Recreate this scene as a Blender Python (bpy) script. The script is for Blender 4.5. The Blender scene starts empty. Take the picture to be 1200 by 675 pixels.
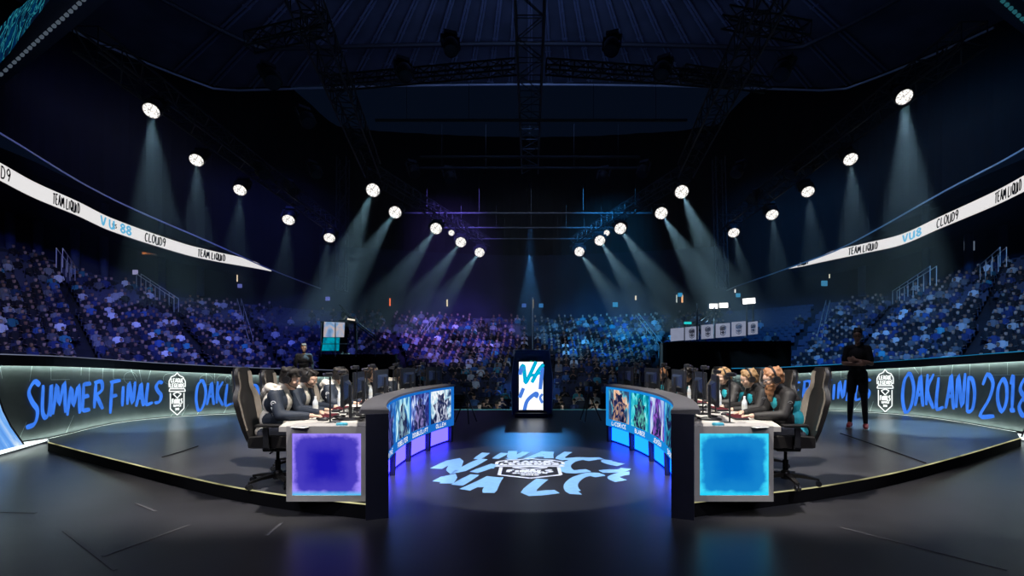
import bpy, bmesh, math, random
import numpy as np
from mathutils import Vector, Matrix, Euler
random.seed(7)
rng = np.random.default_rng(7)
PI = math.pi
SC = bpy.context.scene
COL = SC.collection

# ------------------------------------------------------------------ camera frame
F, CX, HY, CZ = 600.0, 621.0, 417.0, 1.6          # focal px, vanishing column, horizon row, eye height

def at_z(px, py, z):                                # point of a level plane seen at a pixel
    Y = F * (z - CZ) / (HY - py)
    return Vector(((px - CX) / F * Y, Y, z))

def at_y(px, py, Y):
    return Vector(((px - CX) / F * Y, Y, CZ + (HY - py) / F * Y))

def to_px(p):
    return CX + F * p[0] / p[1], HY - F * (p[2] - CZ) / p[1]

def curve1(xs, ys, x):                              # smooth interpolation of a table
    n = len(xs)
    if x <= xs[0]:
        return ys[0] + (ys[1] - ys[0]) / (xs[1] - xs[0]) * (x - xs[0])
    if x >= xs[-1]:
        return ys[-1] + (ys[-1] - ys[-2]) / (xs[-1] - xs[-2]) * (x - xs[-1])
    i = max(j for j in range(n - 1) if xs[j] <= x)
    def sl(k):
        if k == 0: return (ys[1] - ys[0]) / (xs[1] - xs[0])
        if k == n - 1: return (ys[-1] - ys[-2]) / (xs[-1] - xs[-2])
        return (ys[k + 1] - ys[k - 1]) / (xs[k + 1] - xs[k - 1])
    h = xs[i + 1] - xs[i]; t = (x - xs[i]) / h
    return ((2*t**3 - 3*t*t + 1) * ys[i] + (t**3 - 2*t*t + t) * h * sl(i)
            + (-2*t**3 + 3*t*t) * ys[i + 1] + (t**3 - t*t) * h * sl(i + 1))

# ------------------------------------------------------------------ materials
MATS = {}
def mat(name, col, rough=.6, metal=0., vary=.12, scale=14., bump=.0, spec=.5, bscale=None):
    if name in MATS: return MATS[name]
    m = bpy.data.materials.new(name); m.use_nodes = True
    nt = m.node_tree; b = nt.nodes['Principled BSDF']
    b.inputs['Roughness'].default_value = rough; b.inputs['Metallic'].default_value = metal
    b.inputs['Specular IOR Level'].default_value = spec
    tc = nt.nodes.new('ShaderNodeTexCoord')
    no = nt.nodes.new('ShaderNodeTexNoise'); no.inputs['Scale'].default_value = scale; no.inputs['Detail'].default_value = 4
    nt.links.new(tc.outputs['Object'], no.inputs['Vector'])
    r = nt.nodes.new('ShaderNodeValToRGB')
    r.color_ramp.elements[0].position = .3; r.color_ramp.elements[1].position = .7
    r.color_ramp.elements[0].color = tuple(c * (1 - vary) for c in col) + (1,)
    r.color_ramp.elements[1].color = tuple(min(1, c * (1 + vary)) for c in col) + (1,)
    nt.links.new(no.outputs['Fac'], r.inputs['Fac']); nt.links.new(r.outputs['Color'], b.inputs['Base Color'])
    if bump:
        bp = nt.nodes.new('ShaderNodeBump'); bp.inputs['Strength'].default_value = bump; bp.inputs['Distance'].default_value = .01
        n2 = nt.nodes.new('ShaderNodeTexNoise'); n2.inputs['Scale'].default_value = bscale or scale * 5; n2.inputs['Detail'].default_value = 5
        nt.links.new(tc.outputs['Object'], n2.inputs['Vector'])
        nt.links.new(n2.outputs['Fac'], bp.inputs['Height']); nt.links.new(bp.outputs['Normal'], b.inputs['Normal'])
    MATS[name] = m
    return m

def glow(name, col, strength=1., vary=.0, scale=4.):
    if name in MATS: return MATS[name]
    m = bpy.data.materials.new(name); m.use_nodes = True
    nt = m.node_tree; nt.nodes.remove(nt.nodes['Principled BSDF'])
    e = nt.nodes.new('ShaderNodeEmission'); e.inputs['Strength'].default_value = strength
    e.inputs['Color'].default_value = tuple(col) + (1,)
    if vary:
        tc = nt.nodes.new('ShaderNodeTexCoord'); no = nt.nodes.new('ShaderNodeTexNoise'); no.inputs['Scale'].default_value = scale
        nt.links.new(tc.outputs['Object'], no.inputs['Vector'])
        r = nt.nodes.new('ShaderNodeValToRGB'); r.color_ramp.elements[0].position = .35; r.color_ramp.elements[1].position = .65
        r.color_ramp.elements[0].color = tuple(c * (1 - vary) for c in col) + (1,); r.color_ramp.elements[1].color = tuple(col) + (1,)
        nt.links.new(no.outputs['Fac'], r.inputs['Fac']); nt.links.new(r.outputs['Color'], e.inputs['Color'])
    nt.links.new(e.outputs[0], nt.nodes['Material Output'].inputs['Surface'])
    m.use_nodes = True
    MATS[name] = m
    return m

def art(name, stops, scale=3., seed=0., strength=1.):
    """a painting-like picture on a screen: warped noise through a colour ramp"""
    m = bpy.data.materials.new(name); m.use_nodes = True
    nt = m.node_tree; nt.nodes.remove(nt.nodes['Principled BSDF'])
    e = nt.nodes.new('ShaderNodeEmission'); e.inputs['Strength'].default_value = strength
    tc = nt.nodes.new('ShaderNodeTexCoord'); mp = nt.nodes.new('ShaderNodeMapping')
    mp.inputs['Location'].default_value = (seed * 3.1, seed, seed * 1.7)
    mp.inputs['Scale'].default_value = (1, 1, .6)
    no = nt.nodes.new('ShaderNodeTexNoise'); no.inputs['Scale'].default_value = scale; no.inputs['Detail'].default_value = 6
    no.inputs['Distortion'].default_value = 1.6
    nt.links.new(tc.outputs['Object'], mp.inputs['Vector']); nt.links.new(mp.outputs['Vector'], no.inputs['Vector'])
    r = nt.nodes.new('ShaderNodeValToRGB')
    while len(r.color_ramp.elements) < len(stops): r.color_ramp.elements.new(.5)
    for i, (p, c) in enumerate(stops):
        r.color_ramp.elements[i].position = p; r.color_ramp.elements[i].color = tuple(c) + (1,)
    nt.links.new(no.outputs['Fac'], r.inputs['Fac']); nt.links.new(r.outputs['Color'], e.inputs['Color'])
    nt.links.new(e.outputs[0], nt.nodes['Material Output'].inputs['Surface'])
    return m

# ------------------------------------------------------------------ mesh builder
class MB:
    def __init__(s): s.v, s.f, s.mi, s.cur = [], [], [], 0
    def m(s, i): s.cur = i; return s
    def add(s, vs, fs):
        o = len(s.v); s.v.extend([tuple(v) for v in vs])
        for f in fs: s.f.append(tuple(o + i for i in f)); s.mi.append(s.cur)
        return s
    def box(s, c, d, rot=None, R=None):
        hx, hy, hz = d[0]/2, d[1]/2, d[2]/2
        M = R if R is not None else (Euler(rot).to_matrix() if rot else Matrix.Identity(3))
        c = Vector(c)
        vs = [c + M @ Vector((x*hx, y*hy, z*hz)) for x in (-1, 1) for y in (-1, 1) for z in (-1, 1)]
        return s.add(vs, [(0,1,3,2),(4,6,7,5),(0,4,5,1),(2,3,7,6),(0,2,6,4),(1,5,7,3)])
    def bbox(s, c, d, b=.01, rot=None):              # box with bevelled edges
        bm = bmesh.new(); bmesh.ops.create_cube(bm, size=1)
        for v in bm.verts: v.co = Vector((v.co.x*d[0], v.co.y*d[1], v.co.z*d[2]))
        bmesh.ops.bevel(bm, geom=bm.edges[:], offset=b, segments=2, profile=.5, affect='EDGES')
        M = Euler(rot).to_matrix() if rot else Matrix.Identity(3)
        vs = [Vector(c) + M @ v.co for v in bm.verts]; bm.verts.index_update()
        fs = [[v.index for v in f.verts] for f in bm.faces]; bm.free()
        return s.add(vs, fs)
    def cyl(s, a, b, r0, r1=None, n=10, caps=True):
        a, b = Vector(a), Vector(b); r1 = r0 if r1 is None else r1
        d = (b - a); 
        if d.length < 1e-9: return s
        d.normalize(); u = d.orthogonal().normalized(); w = d.cross(u)
        vs = []
        for p, r in ((a, r0), (b, r1)):
            for i in range(n):
                t = 2*PI*i/n; vs.append(p + (u*math.cos(t) + w*math.sin(t)) * r)
        fs = [(i, (i+1) % n, n + (i+1) % n, n + i) for i in range(n)]
        if caps: fs += [tuple(range(n))[::-1], tuple(range(n, 2*n))]
        return s.add(vs, fs)
    def tube(s, pts, r, n=8):
        pts = [Vector(p) for p in pts]; rings = []
        rr = r if isinstance(r, (list, tuple)) else [r]*len(pts)
        u = None
        for i, p in enumerate(pts):
            d = (pts[min(i+1, len(pts)-1)] - pts[max(i-1, 0)]).normalized()
            if u is None: u = d.orthogonal().normalized()
            u = (u - d * u.dot(d)).normalized(); w = d.cross(u)
            rings.append([p + (u*math.cos(2*PI*k/n) + w*math.sin(2*PI*k/n)) * rr[i] for k in range(n)])
        return s.loft(rings)
    def loft(s, rings, caps=True, closed=True):
        n = len(rings[0]); vs = [p for r in rings for p in r]; fs = []
        for i in range(len(rings) - 1):
            for k in range(n if closed else n - 1):
                a, b = i*n + k, i*n + (k+1) % n
                fs.append((a, b, b + n, a + n))
        if caps: fs += [tuple(range(n))[::-1], tuple(range((len(rings)-1)*n, len(rings)*n))]
        return s.add(vs, fs)
    def ell(s, c, r, rot=None, nu=14, nv=9):
        c = Vector(c); r = (r, r, r) if isinstance(r, (int, float)) else r
        M = Euler(rot).to_matrix() if rot else Matrix.Identity(3)
        vs = [c + M @ Vector((0, 0, -r[2]))]
        for j in range(1, nv):
            ph = -PI/2 + PI*j/nv
            for i in range(nu):
                t = 2*PI*i/nu
                vs.append(c + M @ Vector((r[0]*math.cos(ph)*math.cos(t), r[1]*math.cos(ph)*math.sin(t), r[2]*math.sin(ph))))
        vs.append(c + M @ Vector((0, 0, r[2]))); L = len(vs) - 1
        fs = [(0, 1 + (i+1) % nu, 1 + i) for i in range(nu)]
        for j in range(nv - 2):
            for i in range(nu):
                a, b = 1 + j*nu + i, 1 + j*nu + (i+1) % nu
                fs.append((a, b, b + nu, a + nu))
        fs += [(L, L - nu + i, L - nu + (i+1) % nu) for i in range(nu)]
        return s.add(vs, fs)
    def cap(s, a, b, r0, r1):
        s.cyl(a, b, r0, r1, n=14); s.ell(a, r0, nu=14, nv=8); s.ell(b, r1, nu=14, nv=8); return s
    def chain(s, pts, rs):
        for i in range(len(pts) - 1): s.cap(pts[i], pts[i+1], rs[i], rs[i+1])
        return s
    def lathe(s, prof, c=(0, 0, 0), n=20):
        c = Vector(c)
        return s.loft([[c + Vector((r*math.cos(2*PI*k/n), r*math.sin(2*PI*k/n), z)) for k in range(n)] for r, z in prof])
    def prism(s, poly, ext):                          # closed 3-D outline extruded by a vector
        poly = [Vector(p) for p in poly]; e = Vector(ext); n = len(poly)
        vs = poly + [p + e for p in poly]
        return s.add(vs, [tuple(range(n))[::-1], tuple(range(n, 2*n))] + [(i, (i+1) % n, n + (i+1) % n, n + i) for i in range(n)])
    def mesh(s, name, mats):
        me = bpy.data.meshes.new(name); me.from_pydata(s.v, [], s.f)
        for m_ in (mats if isinstance(mats, (list, tuple)) else [mats]): me.materials.append(m_)
        if len(me.materials) > 1: me.polygons.foreach_set('material_index', s.mi)
        return me
    def build(s, name, mats, parent=None, smooth=False, fix=True):
        me = s.mesh(name, mats)
        if fix:
            bm = bmesh.new(); bm.from_mesh(me); bmesh.ops.recalc_face_normals(bm, faces=bm.faces[:]); bm.to_mesh(me); bm.free()
        if smooth:
            me.polygons.foreach_set('use_smooth', [True]*len(me.polygons))
            try: me.set_sharp_from_angle(angle=math.radians(40))
            except Exception: pass
        return link(name, me, parent)

def link(name, me, parent=None):
    o = bpy.data.objects.new(name, me); COL.objects.link(o)
    if parent is not None: o.parent = parent
    return o

def tag(o, label=None, cat=None, group=None, kind=None):
    if label: o['label'] = label
    if cat: o['category'] = cat
    if group: o['group'] = group
    if kind: o['kind'] = kind
    return o

def thing(name, label, cat, loc=(0, 0, 0), rz=0., group=None):
    o = bpy.data.objects.new(name, None); COL.objects.link(o); o.empty_display_size = .1
    o.location = loc; o.rotation_euler = (0, 0, rz)
    return tag(o, label, cat, group)

def dup(o, parent=None):
    c = o.copy(); COL.objects.link(c)
    if parent is not None: c.parent = parent
    for ch in list(o.children): dup(ch, c)
    return c

def remesh(mb, voxel, smooth=2):
    me = mb.mesh('tmp', mat('tmp_grey', (.5, .5, .5)))
    o = bpy.data.objects.new('tmp', me); COL.objects.link(o)
    md = o.modifiers.new('r', 'REMESH'); md.mode = 'VOXEL'; md.voxel_size = voxel
    if smooth:
        sm = o.modifiers.new('s', 'SMOOTH'); sm.factor = .5; sm.iterations = smooth
    dg = bpy.context.evaluated_depsgraph_get()
    out = bpy.data.meshes.new_from_object(o.evaluated_get(dg))
    bpy.data.objects.remove(o); bpy.data.meshes.remove(me)
    out.materials.clear()
    out.polygons.foreach_set('use_smooth', [True]*len(out.polygons))
    return out

def paint(me, mats, rule):                             # material of each face by where it is on the garment
    for m_ in mats: me.materials.append(m_)
    for p in me.polygons: p.material_index = rule(p.center)
    return me

# ------------------------------------------------------------------ brush lettering
G = {
 'A': [[(0,0),(.3,.55),(.52,1),(.7,.5),(.92,0)], [(.16,.36),(.8,.4)]],
 'B': [[(.08,0),(.1,1)], [(.1,1),(.65,.92),(.7,.7),(.15,.54)], [(.15,.54),(.8,.45),(.82,.15),(.08,0)]],
 'C': [[(.88,.85),(.55,1),(.15,.8),(.03,.4),(.3,.03),(.85,.12)]],
 'D': [[(.1,.02),(.16,.98)], [(.02,.97),(.6,.93),(.92,.55),(.7,.12),(.05,.02)]],
 'E': [[(.1,1),(.08,0)], [(.1,.97),(.85,1)], [(.1,.52),(.7,.55)], [(.08,.02),(.85,.04)]],
 'F': [[(.2,.95),(.12,0)], [(0,.93),(1,1)], [(.16,.5),(.72,.55)]],
 'G': [[(.88,.85),(.5,1),(.1,.75),(.05,.3),(.4,.02),(.85,.15),(.85,.45),(.5,.45)]],
 'H': [[(.1,0),(.12,1)], [(.85,0),(.9,1)], [(.1,.5),(.88,.52)]],
 'I': [[(.3,0),(.42,.85)]],
 'J': [[(.8,1),(.75,.2),(.4,0),(.08,.2)]],
 'K': [[(.12,0),(.16,1)], [(.85,1),(.2,.48),(.95,-.1)]],
 'L': [[(.25,1),(.1,.06),(.95,.1)]],
 'M': [[(0,0),(.2,.95),(.45,.3),(.78,1),(.98,0)]],
 'N': [[(.04,0),(.16,.95),(.72,.05),(.95,1)]],
 'O': [[(.5,1),(.12,.8),(.03,.35),(.35,.0),(.8,.2),(.95,.65),(.55,1),(.3,.9)]],
 'P': [[(.1,0),(.15,1)], [(.05,.97),(.75,.95),(.8,.6),(.15,.45)]],
 'Q': [[(.5,1),(.1,.8),(.03,.3),(.4,0),(.85,.25),(.9,.75),(.5,1)], [(.5,.3),(.95,-.1)]],
 'R': [[(.1,0),(.18,1)], [(.0,.95),(.7,1),(.82,.68),(.2,.48)], [(.25,.5),(.98,-.08)]],
 'S': [[(.92,.92),(.5,1),(.12,.78),(.4,.55),(.8,.36),(.65,.08),(.0,.0)]],
 'T': [[(.48,.95),(.4,0)], [(0,.93),(1,1)]],
 'U': [[(.08,1),(.08,.25),(.4,0),(.78,.2),(.9,1),(.92,0)]],
 'V': [[(.05,1),(.42,0),(.95,1)]],
 'W': [[(0,1),(.22,0),(.5,.7),(.75,0),(1,1)]],
 'X': [[(.05,0),(.9,1)], [(.08,1),(.95,0)]],
 'Y': [[(.05,1),(.45,.5)], [(.95,1),(.3,0)]],
 'Z': [[(.05,.95),(.9,1),(.05,.02),(.95,.05)]],
 '0': [[(.5,1),(.1,.7),(.1,.3),(.5,0),(.88,.3),(.85,.75),(.5,1)]],
 '1': [[(.15,.75),(.5,1),(.42,.02)], [(.1,.0),(.85,.03)]],
 '2': [[(.1,.75),(.4,1),(.8,.8),(.6,.45),(.02,.02),(.98,.06)]],
 '8': [[(.5,.52),(.15,.75),(.5,1),(.82,.77),(.5,.52),(.1,.25),(.5,0),(.9,.25),(.5,.52)]],
 '9': [[(.85,.7),(.5,.45),(.12,.7),(.5,1),(.85,.75),(.7,.3),(.5,0)]],
 '.': [[(.3,0),(.4,.08)]],
}
def stroke(mb, pts, w, fmap, brush=.0, smooth=True, keep=None):
    if smooth and len(pts) > 2:
        t = list(range(len(pts))); xs = [p[0] for p in pts]; ys = [p[1] for p in pts]
        n = (len(pts) - 1) * 4
        pts = [(curve1(t, xs, i/4), curve1(t, ys, i/4)) for i in range(n + 1)]
    elif len(pts) == 2:
        a, b = pts; pts = [(a[0] + (b[0]-a[0])*i/4, a[1] + (b[1]-a[1])*i/4) for i in range(5)]
    L, R = [], []
    for i, p in enumerate(pts):
        a = pts[max(i-1, 0)]; b = pts[min(i+1, len(pts)-1)]
        dx, dy = b[0]-a[0], b[1]-a[1]; d = math.hypot(dx, dy) or 1
        nx, ny = -dy/d, dx/d
        k = 1.
        if brush:
            k = 1 - brush + brush * (.5 + .7 * abs(math.sin(math.atan2(dy, dx) - .9)))
            if i in (0, len(pts)-1): k *= 1 - brush * .4
            nx, ny = nx * (1 - brush*.4) + brush*.4*(-.6 if nx < 0 else .6), ny
        L.append((p[0] + nx*w/2*k, p[1] + ny*w/2*k)); R.append((p[0] - nx*w/2*k, p[1] - ny*w/2*k))
    for i in range(len(pts) - 1):
        q = [L[i], L[i+1], R[i+1], R[i]]
        if keep and not keep(sum(a[0] for a in q)/4, sum(a[1] for a in q)/4): continue
        mb.add([fmap(*a) for a in q], [(0, 1, 2, 3)])

def text(mb, word, x0, x1, y0, y1, w, fmap, brush=0., slant=0., caps_big=False, keep=None, gap=.22):
    """word fitted between x0..x1 and y0..y1; fmap takes (x, y) to the surface"""
    n = len(word); ws = [(.55 if c in 'I1.' else (.45 if c == ' ' else (1.15 if c == 'M' else .9))) for c in word]
    if caps_big: ws[0] *= 1.35
    tot = sum(ws) + gap * (n - 1); k = (x1 - x0) / tot; x = x0; H = y1 - y0
    for i, c in enumerate(word):
        cw = ws[i] * k
        big = 1. if (not caps_big or i == 0) else .74
        jy = (.04 * ((i * 7) % 3 - 1)) * H if brush else 0
        yb = y0 + (H * (1 - big) * .55 if big < 1 else 0) + jy
        for st in G.get(c, []):
            stroke(mb, [(x + (p[0] + slant*p[1]) * cw, yb + p[1] * H * big) for p in st], w, fmap, brush, keep=keep)
        x += cw + gap * k

def emblem(mb, cx, cy, W, H, fmap, lw):
    P = lambda a, b: (cx + a*W, cy + b*H)
    def ln(*pts, w=1., smooth=False):
        for i in range(len(pts) - 1): stroke(mb, [P(*pts[i]), P(*pts[i+1])], lw*w, fmap, smooth=False)
    ln((0, 0), (-.42, .15), (-.42, .52)); ln((0, 0), (.42, .15), (.42, .52))
    ln((-.5, .56), (.5, .56)); ln((-.5, .56), (-.46, .62)); ln((.5, .56), (.46, .62)); ln((-.46, .62), (.46, .62))
    ln((-.5, .66), (-.5, .8), (-.36, .9), (-.15, .93), (0, 1), (.15, .93), (.36, .9), (.5, .8), (.5, .66))
    ln((-.25, .5), (0, .4), (.25, .5)); ln((-.25, .5), (0, .54), (.25, .5))
    text(mb, 'LEAGUE', cx - .38*W, cx + .38*W, cy + .77*H, cy + .86*H, lw*.9, fmap)
    text(mb, 'LEGENDS', cx - .44*W, cx + .44*W, cy + .65*H, cy + .74*H, lw*.9, fmap)
    text(mb, 'FINALS', cx - .32*W, cx + .32*W, cy + .27*H, cy + .38*H, lw*1.1, fmap)
    text(mb, 'SUMMER', cx - .24*W, cx + .24*W, cy + .2*H, cy + .245*H, lw*.6, fmap)
    text(mb, '2018', cx - .12*W, cx + .12*W, cy + .12*H, cy + .165*H, lw*.6, fmap)

# ------------------------------------------------------------------ palette
M_floor = mat('stage_vinyl', (.030, .030, .036), rough=.34, vary=.25, scale=1.3, bump=.05, bscale=60)
M_plat = mat('platform_vinyl', (.055, .055, .062), rough=.3, vary=.2, scale=1.6, bump=.05, bscale=50)
M_black = mat('black_paint', (.008, .008, .010), rough=.55)
M_cloth = mat('black_drape', (.0035, .0035, .005), rough=.95, spec=.1, bump=.2, scale=3)
M_alu = mat('dull_aluminium', (.20, .21, .24), rough=.45, metal=.8)
M_rig = mat('rig_steel', (.022, .024, .03), rough=.5, metal=.5)
M_fix = mat('fixture_plastic', (.012, .013, .017), rough=.4)
M_grey = mat('grey_laminate', (.40, .39, .385), rough=.45, vary=.08, scale=8)
M_top = mat('table_laminate', (.55, .53, .50), rough=.4, vary=.06)
M_navyw = mat('concourse_navy', (.012, .018, .045), rough=.8, vary=.35, scale=.6)
M_conc = mat('stand_concrete', (.02, .022, .032), rough=.85, vary=.3, scale=2.)
M_seat = mat('seat_blue', (.015, .022, .07), rough=.55)

# ================================================================== THE ROOM
def grid_surface(name, rows, m, kind='structure', smooth=False, parent=None, label=None, cat=None):
    mb = MB(); mb.loft(rows, caps=False, closed=False)
    o = mb.build(name, m, parent, smooth)
    if kind and parent is None: o['kind'] = kind
    return o

# arena floor below the stage
mb = MB(); mb.box((0, 30, -1.4), (60, 60, .2)); o = mb.build('floor_arena', mat('arena_concrete', (.02, .022, .03), rough=.8)); tag(o, kind='structure')
# stage deck (main level) : wide slab, ends at Y 15.2
mb = MB()
pts = [(-13, -1.5), (13, -1.5), (13, 9), (10.6, 13.5), (7, 15.2), (-7, 15.2), (-10.6, 13.5), (-13, 9)]
mb.prism([(x, y, -1.25) for x, y in pts], (0, 0, 1.25))
o = mb.build('floor_stage', M_floor); tag(o, kind='structure')

# barrier curves per side, as tables over picture column
BL = dict(px=[-60, 0, 50, 130, 206, 280, 345, 405], base=[532, 521, 514, 496, 488, 484, 481.5, 480],
          top=[427, 427, 428, 431, 434.5, 437.5, 439.5, 441])
BR = dict(px=[855, 905, 951, 1030, 1106, 1196, 1260], base=[479, 479, 480, 483.5, 491, 506, 516],
          top=[438.5, 437.5, 435.5, 431.5, 427.5, 422.5, 419])
PZ = .15
def bar(side, px, v, off=0.):
    T = BL if side < 0 else BR
    def plan(x):
        p = at_z(x, curve1(T['px'], T['base'], x), PZ); return p
    p = plan(px); q = plan(px + 1); t = (q - p).normalized(); nrm = Vector((t.y, -t.x, 0))
    zt = CZ - (curve1(T['px'], T['top'], px) - HY) / F * p.y
    r = Vector((p.x, p.y, PZ + v * (zt - PZ))) + nrm * off
    return r
def barrier(side, label):
    T = BL if side < 0 else BR
    x0, x1 = T['px'][0], T['px'][-1]
    xs = np.linspace(x0, x1, 64)
    root = thing('perimeter_barrier', label, 'barrier', loc=(0, 0, 0))
    # normal 'nrm' points towards the camera side for increasing px -> (t.y,-t.x): check by side
    mb = MB()
    mb.loft([[bar(side, x, 0, 0), bar(side, x, 1, 0), bar(side, x, 1, -.06), bar(side, x, 0, -.06)] for x in xs])
    mb.build('panel', mat('barrier_vinyl', (.20, .225, .22), rough=.6, vary=.12, scale=3.5, bump=.05, spec=.2), root, True)
    mb = MB()
    def e(x, z0, z1, a, b):
        p = bar(side, x, 1, a); q = bar(side, x, 1, b)
        return [Vector((p.x, p.y, p.z + z0)), Vector((p.x, p.y, p.z + z1)), Vector((q.x, q.y, q.z + z1)), Vector((q.x, q.y, q.z + z0))]
    mb.loft([e(x, .012, .16, .16, -.12) for x in xs]); mb.loft([e(x, -.022, .012, .16, .145) for x in xs]); mb.build('cap', M_black, root)
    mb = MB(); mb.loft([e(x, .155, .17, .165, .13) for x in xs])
    mb.build('cap_glint', glow('edge_glint_%d' % side, (.30, .34, .50) if side < 0 else (.03, .42, .85), .6, vary=.6, scale=.5), root)  # reflected highlight along the cap edge, put in as emission
    mb = MB(); mb.loft([e(x, -.004, .010, .06, .035) for x in xs]); mb.build('light_strip', glow('strip_top', (.78, 1., .95), 15.), root)
    mb = MB()
    def b0(x, z0, z1, a, b):
        p = bar(side, x, 0, a); q = bar(side, x, 0, b)
        return [Vector((p.x, p.y, PZ + z0)), Vector((p.x, p.y, PZ + z1)), Vector((q.x, q.y, PZ + z1)), Vector((q.x, q.y, PZ + z0))]
    mb.loft([b0(x, .002, .010, .07, .04) for x in xs]); mb.build('light_strip', glow('strip_low', (.8, 1., .93), 10.), root)
    mb = MB(); mb.loft([b0(x, .002, .022, .085, .075) for x in xs]); mb.build('kick_rail', M_black, root)
    fm = lambda x, v: bar(side, x, v, .012)
    fm2 = lambda x, v: bar(side, x, v, .006)
    # thin contour lines of the print
    mb = MB(); R = random.Random(side + 5)
    x = x0 + 5; KK = 68.
    fk = lambda a, b: fm2(a, b/KK)
    while x < x1:
        k = R.random(); h = R.uniform(.1, .35)*KK
        if k < .5: stroke(mb, [(x, KK), (x + R.uniform(-4, 8), KK - h)], .45, fk, smooth=False)
        elif k < .8:
            stroke(mb, [(x, .97*KK), (x, .8*KK)], .4, fk, smooth=False)
            stroke(mb, [(x, .8*KK), (x + 22, .8*KK)], .4, fk, smooth=False)
        else: stroke(mb, [(x, 0), (x + R.uniform(4, 14), .25*KK)], .45, fk, smooth=False)
        if R.random() < .15: stroke(mb, [(x + 8*math.cos(t), .82*KK + 8*math.sin(t)) for t in np.linspace(.2, 5.6, 9)], .4, fk)
        x += R.uniform(9, 24)
    mb.build('contour_print', mat('contour_ink', (.75, .85, .82), rough=.5), root)
    blue = glow('sign_blue', (.05, .22, .92), 1.05, vary=.25, scale=3.)
    S = [('SUMMER', 30, 120, .2, .8), ('FINALS', 127, 190, .2, .8), ('OAKLAND', 229, 303, .12, .84), ('2018', 308, 352, .18, .8)] if side < 0 else \
        [('SUMMER', 872, 950, .2, .8), ('FINALS', 962, 1020, .18, .8), ('OAKLAND', 1057, 1143, .08, .9), ('2018', 1149, 1206, .16, .84)]
    for w, a, b, v0, v1 in S:
        mb = MB(); n = len(w)
        # letters in (px, v); stroke width must be even in both, so work in a scaled space
        k = 68.
        text(mb, w, a, b, v0*k, v1*k, 4.7 if abs(a - 600) > 400 else 3.9, lambda x, y: fm(x, y/k), brush=.75, slant=.12, caps_big=True, gap=.16)
        mb.build('lettering', blue, root)
    c = 207.5 if side < 0 else 1037.5
    mb = MB(); k = 52.
    emblem(mb, c, .03*k, 19., .93*k, lambda x, y: fm(x, y/k), 1.1)
    mb.build('emblem', glow('sign_white', (.95, 1., .98), 1.3), root)
    return root
barrier(-1, 'curved grey perimeter barrier with blue SUMMER FINALS lettering behind the navy-jacketed team')
barrier(1, 'curved grey perimeter barrier with blue OAKLAND 2018 lettering behind the black-jersey team')

# raised platforms
EL = dict(px=[58, 120, 200, 270, 342, 430], y=[518, 534, 553.5, 569, 580.5, 590])
ER = dict(px=[812, 900, 960, 1040, 1120, 1195], y=[588, 577, 569.5, 555, 535, 513])
def platform(side, label):
    T, B = (EL, BL) if side < 0 else (ER, BR)
    front = [at_z(x, curve1(T['px'], T['y'], x), PZ) for x in np.linspace(T['px'][0], T['px'][-1], 40)]
    bx = [x for x in np.linspace(B['px'][0], B['px'][-1], 40) if (x > 52 if side < 0 else x < 1195)]
    back = [bar(side, x, 0, -.05) for x in bx]
    if side < 0:
        inner = [Vector((-3.4, 14.4, PZ)), Vector((-1.75, 9.9, PZ)), Vector((-2.05, 7.5, PZ)), Vector((-1.62, 5.1, PZ))]
        outline = front + inner[::-1] + back[::-1]
    else:
        inner = [Vector((1.62, 5.1, PZ)), Vector((2.05, 7.5, PZ)), Vector((1.75, 9.9, PZ)), Vector((3.4, 14.4, PZ))]
        outline = inner + back + front[::-1]
    root = thing('stage_platform', label, 'platform')
    mb = MB(); mb.prism([(p.x, p.y, 0.001) for p in outline], (0, 0, PZ - .002)); mb.build('deck', M_plat, root)
    mb = MB()
    def nrm(i):
        a, b = front[max(i-1, 0)], front[min(i+1, len(front)-1)]; t = (b - a).normalized(); return Vector((t.y, -t.x, 0))
    mb.loft([[p + nrm(i)*.004 + Vector((0, 0, -.149)), p + nrm(i)*.004 + Vector((0, 0, -.012)), p + nrm(i)*.02 + Vector((0, 0, -.012)), p + nrm(i)*.02 + Vector((0, 0, -.149))] for i, p in enumerate(front)])
    mb.build('skirt', M_cloth, root)
    mb = MB()
    mb.loft([[p + nrm(i)*.004 + Vector((0, 0, -.008)), p + nrm(i)*.004 + Vector((0, 0, .001)), p + nrm(i)*.022 + Vector((0, 0, .001)), p + nrm(i)*.022 + Vector((0, 0, -.008))] for i, p in enumerate(front)])
    mb.build('edge_light', glow('edge_gold', (.85, .80, .42), .9, vary=.75, scale=1.2), root)
    return front
fl = platform(-1, 'low dark stage platform with a gold-lit rim under the navy-jacketed team')
fr = platform(1, 'low dark stage platform with a gold-lit rim under the black-jersey team')

# cyan line light on the far stage lip
mb = MB(); mb.box((0, 15.22, -.02), (8.5, .05, .05)); o = mb.build('stage_lip_light', glow('lip_cyan', (.15, .6, .7), .7, vary=.6, scale=.8)); tag(o, 'thin cyan light line along the far stage lip behind the screen totem', 'light strip')

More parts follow.
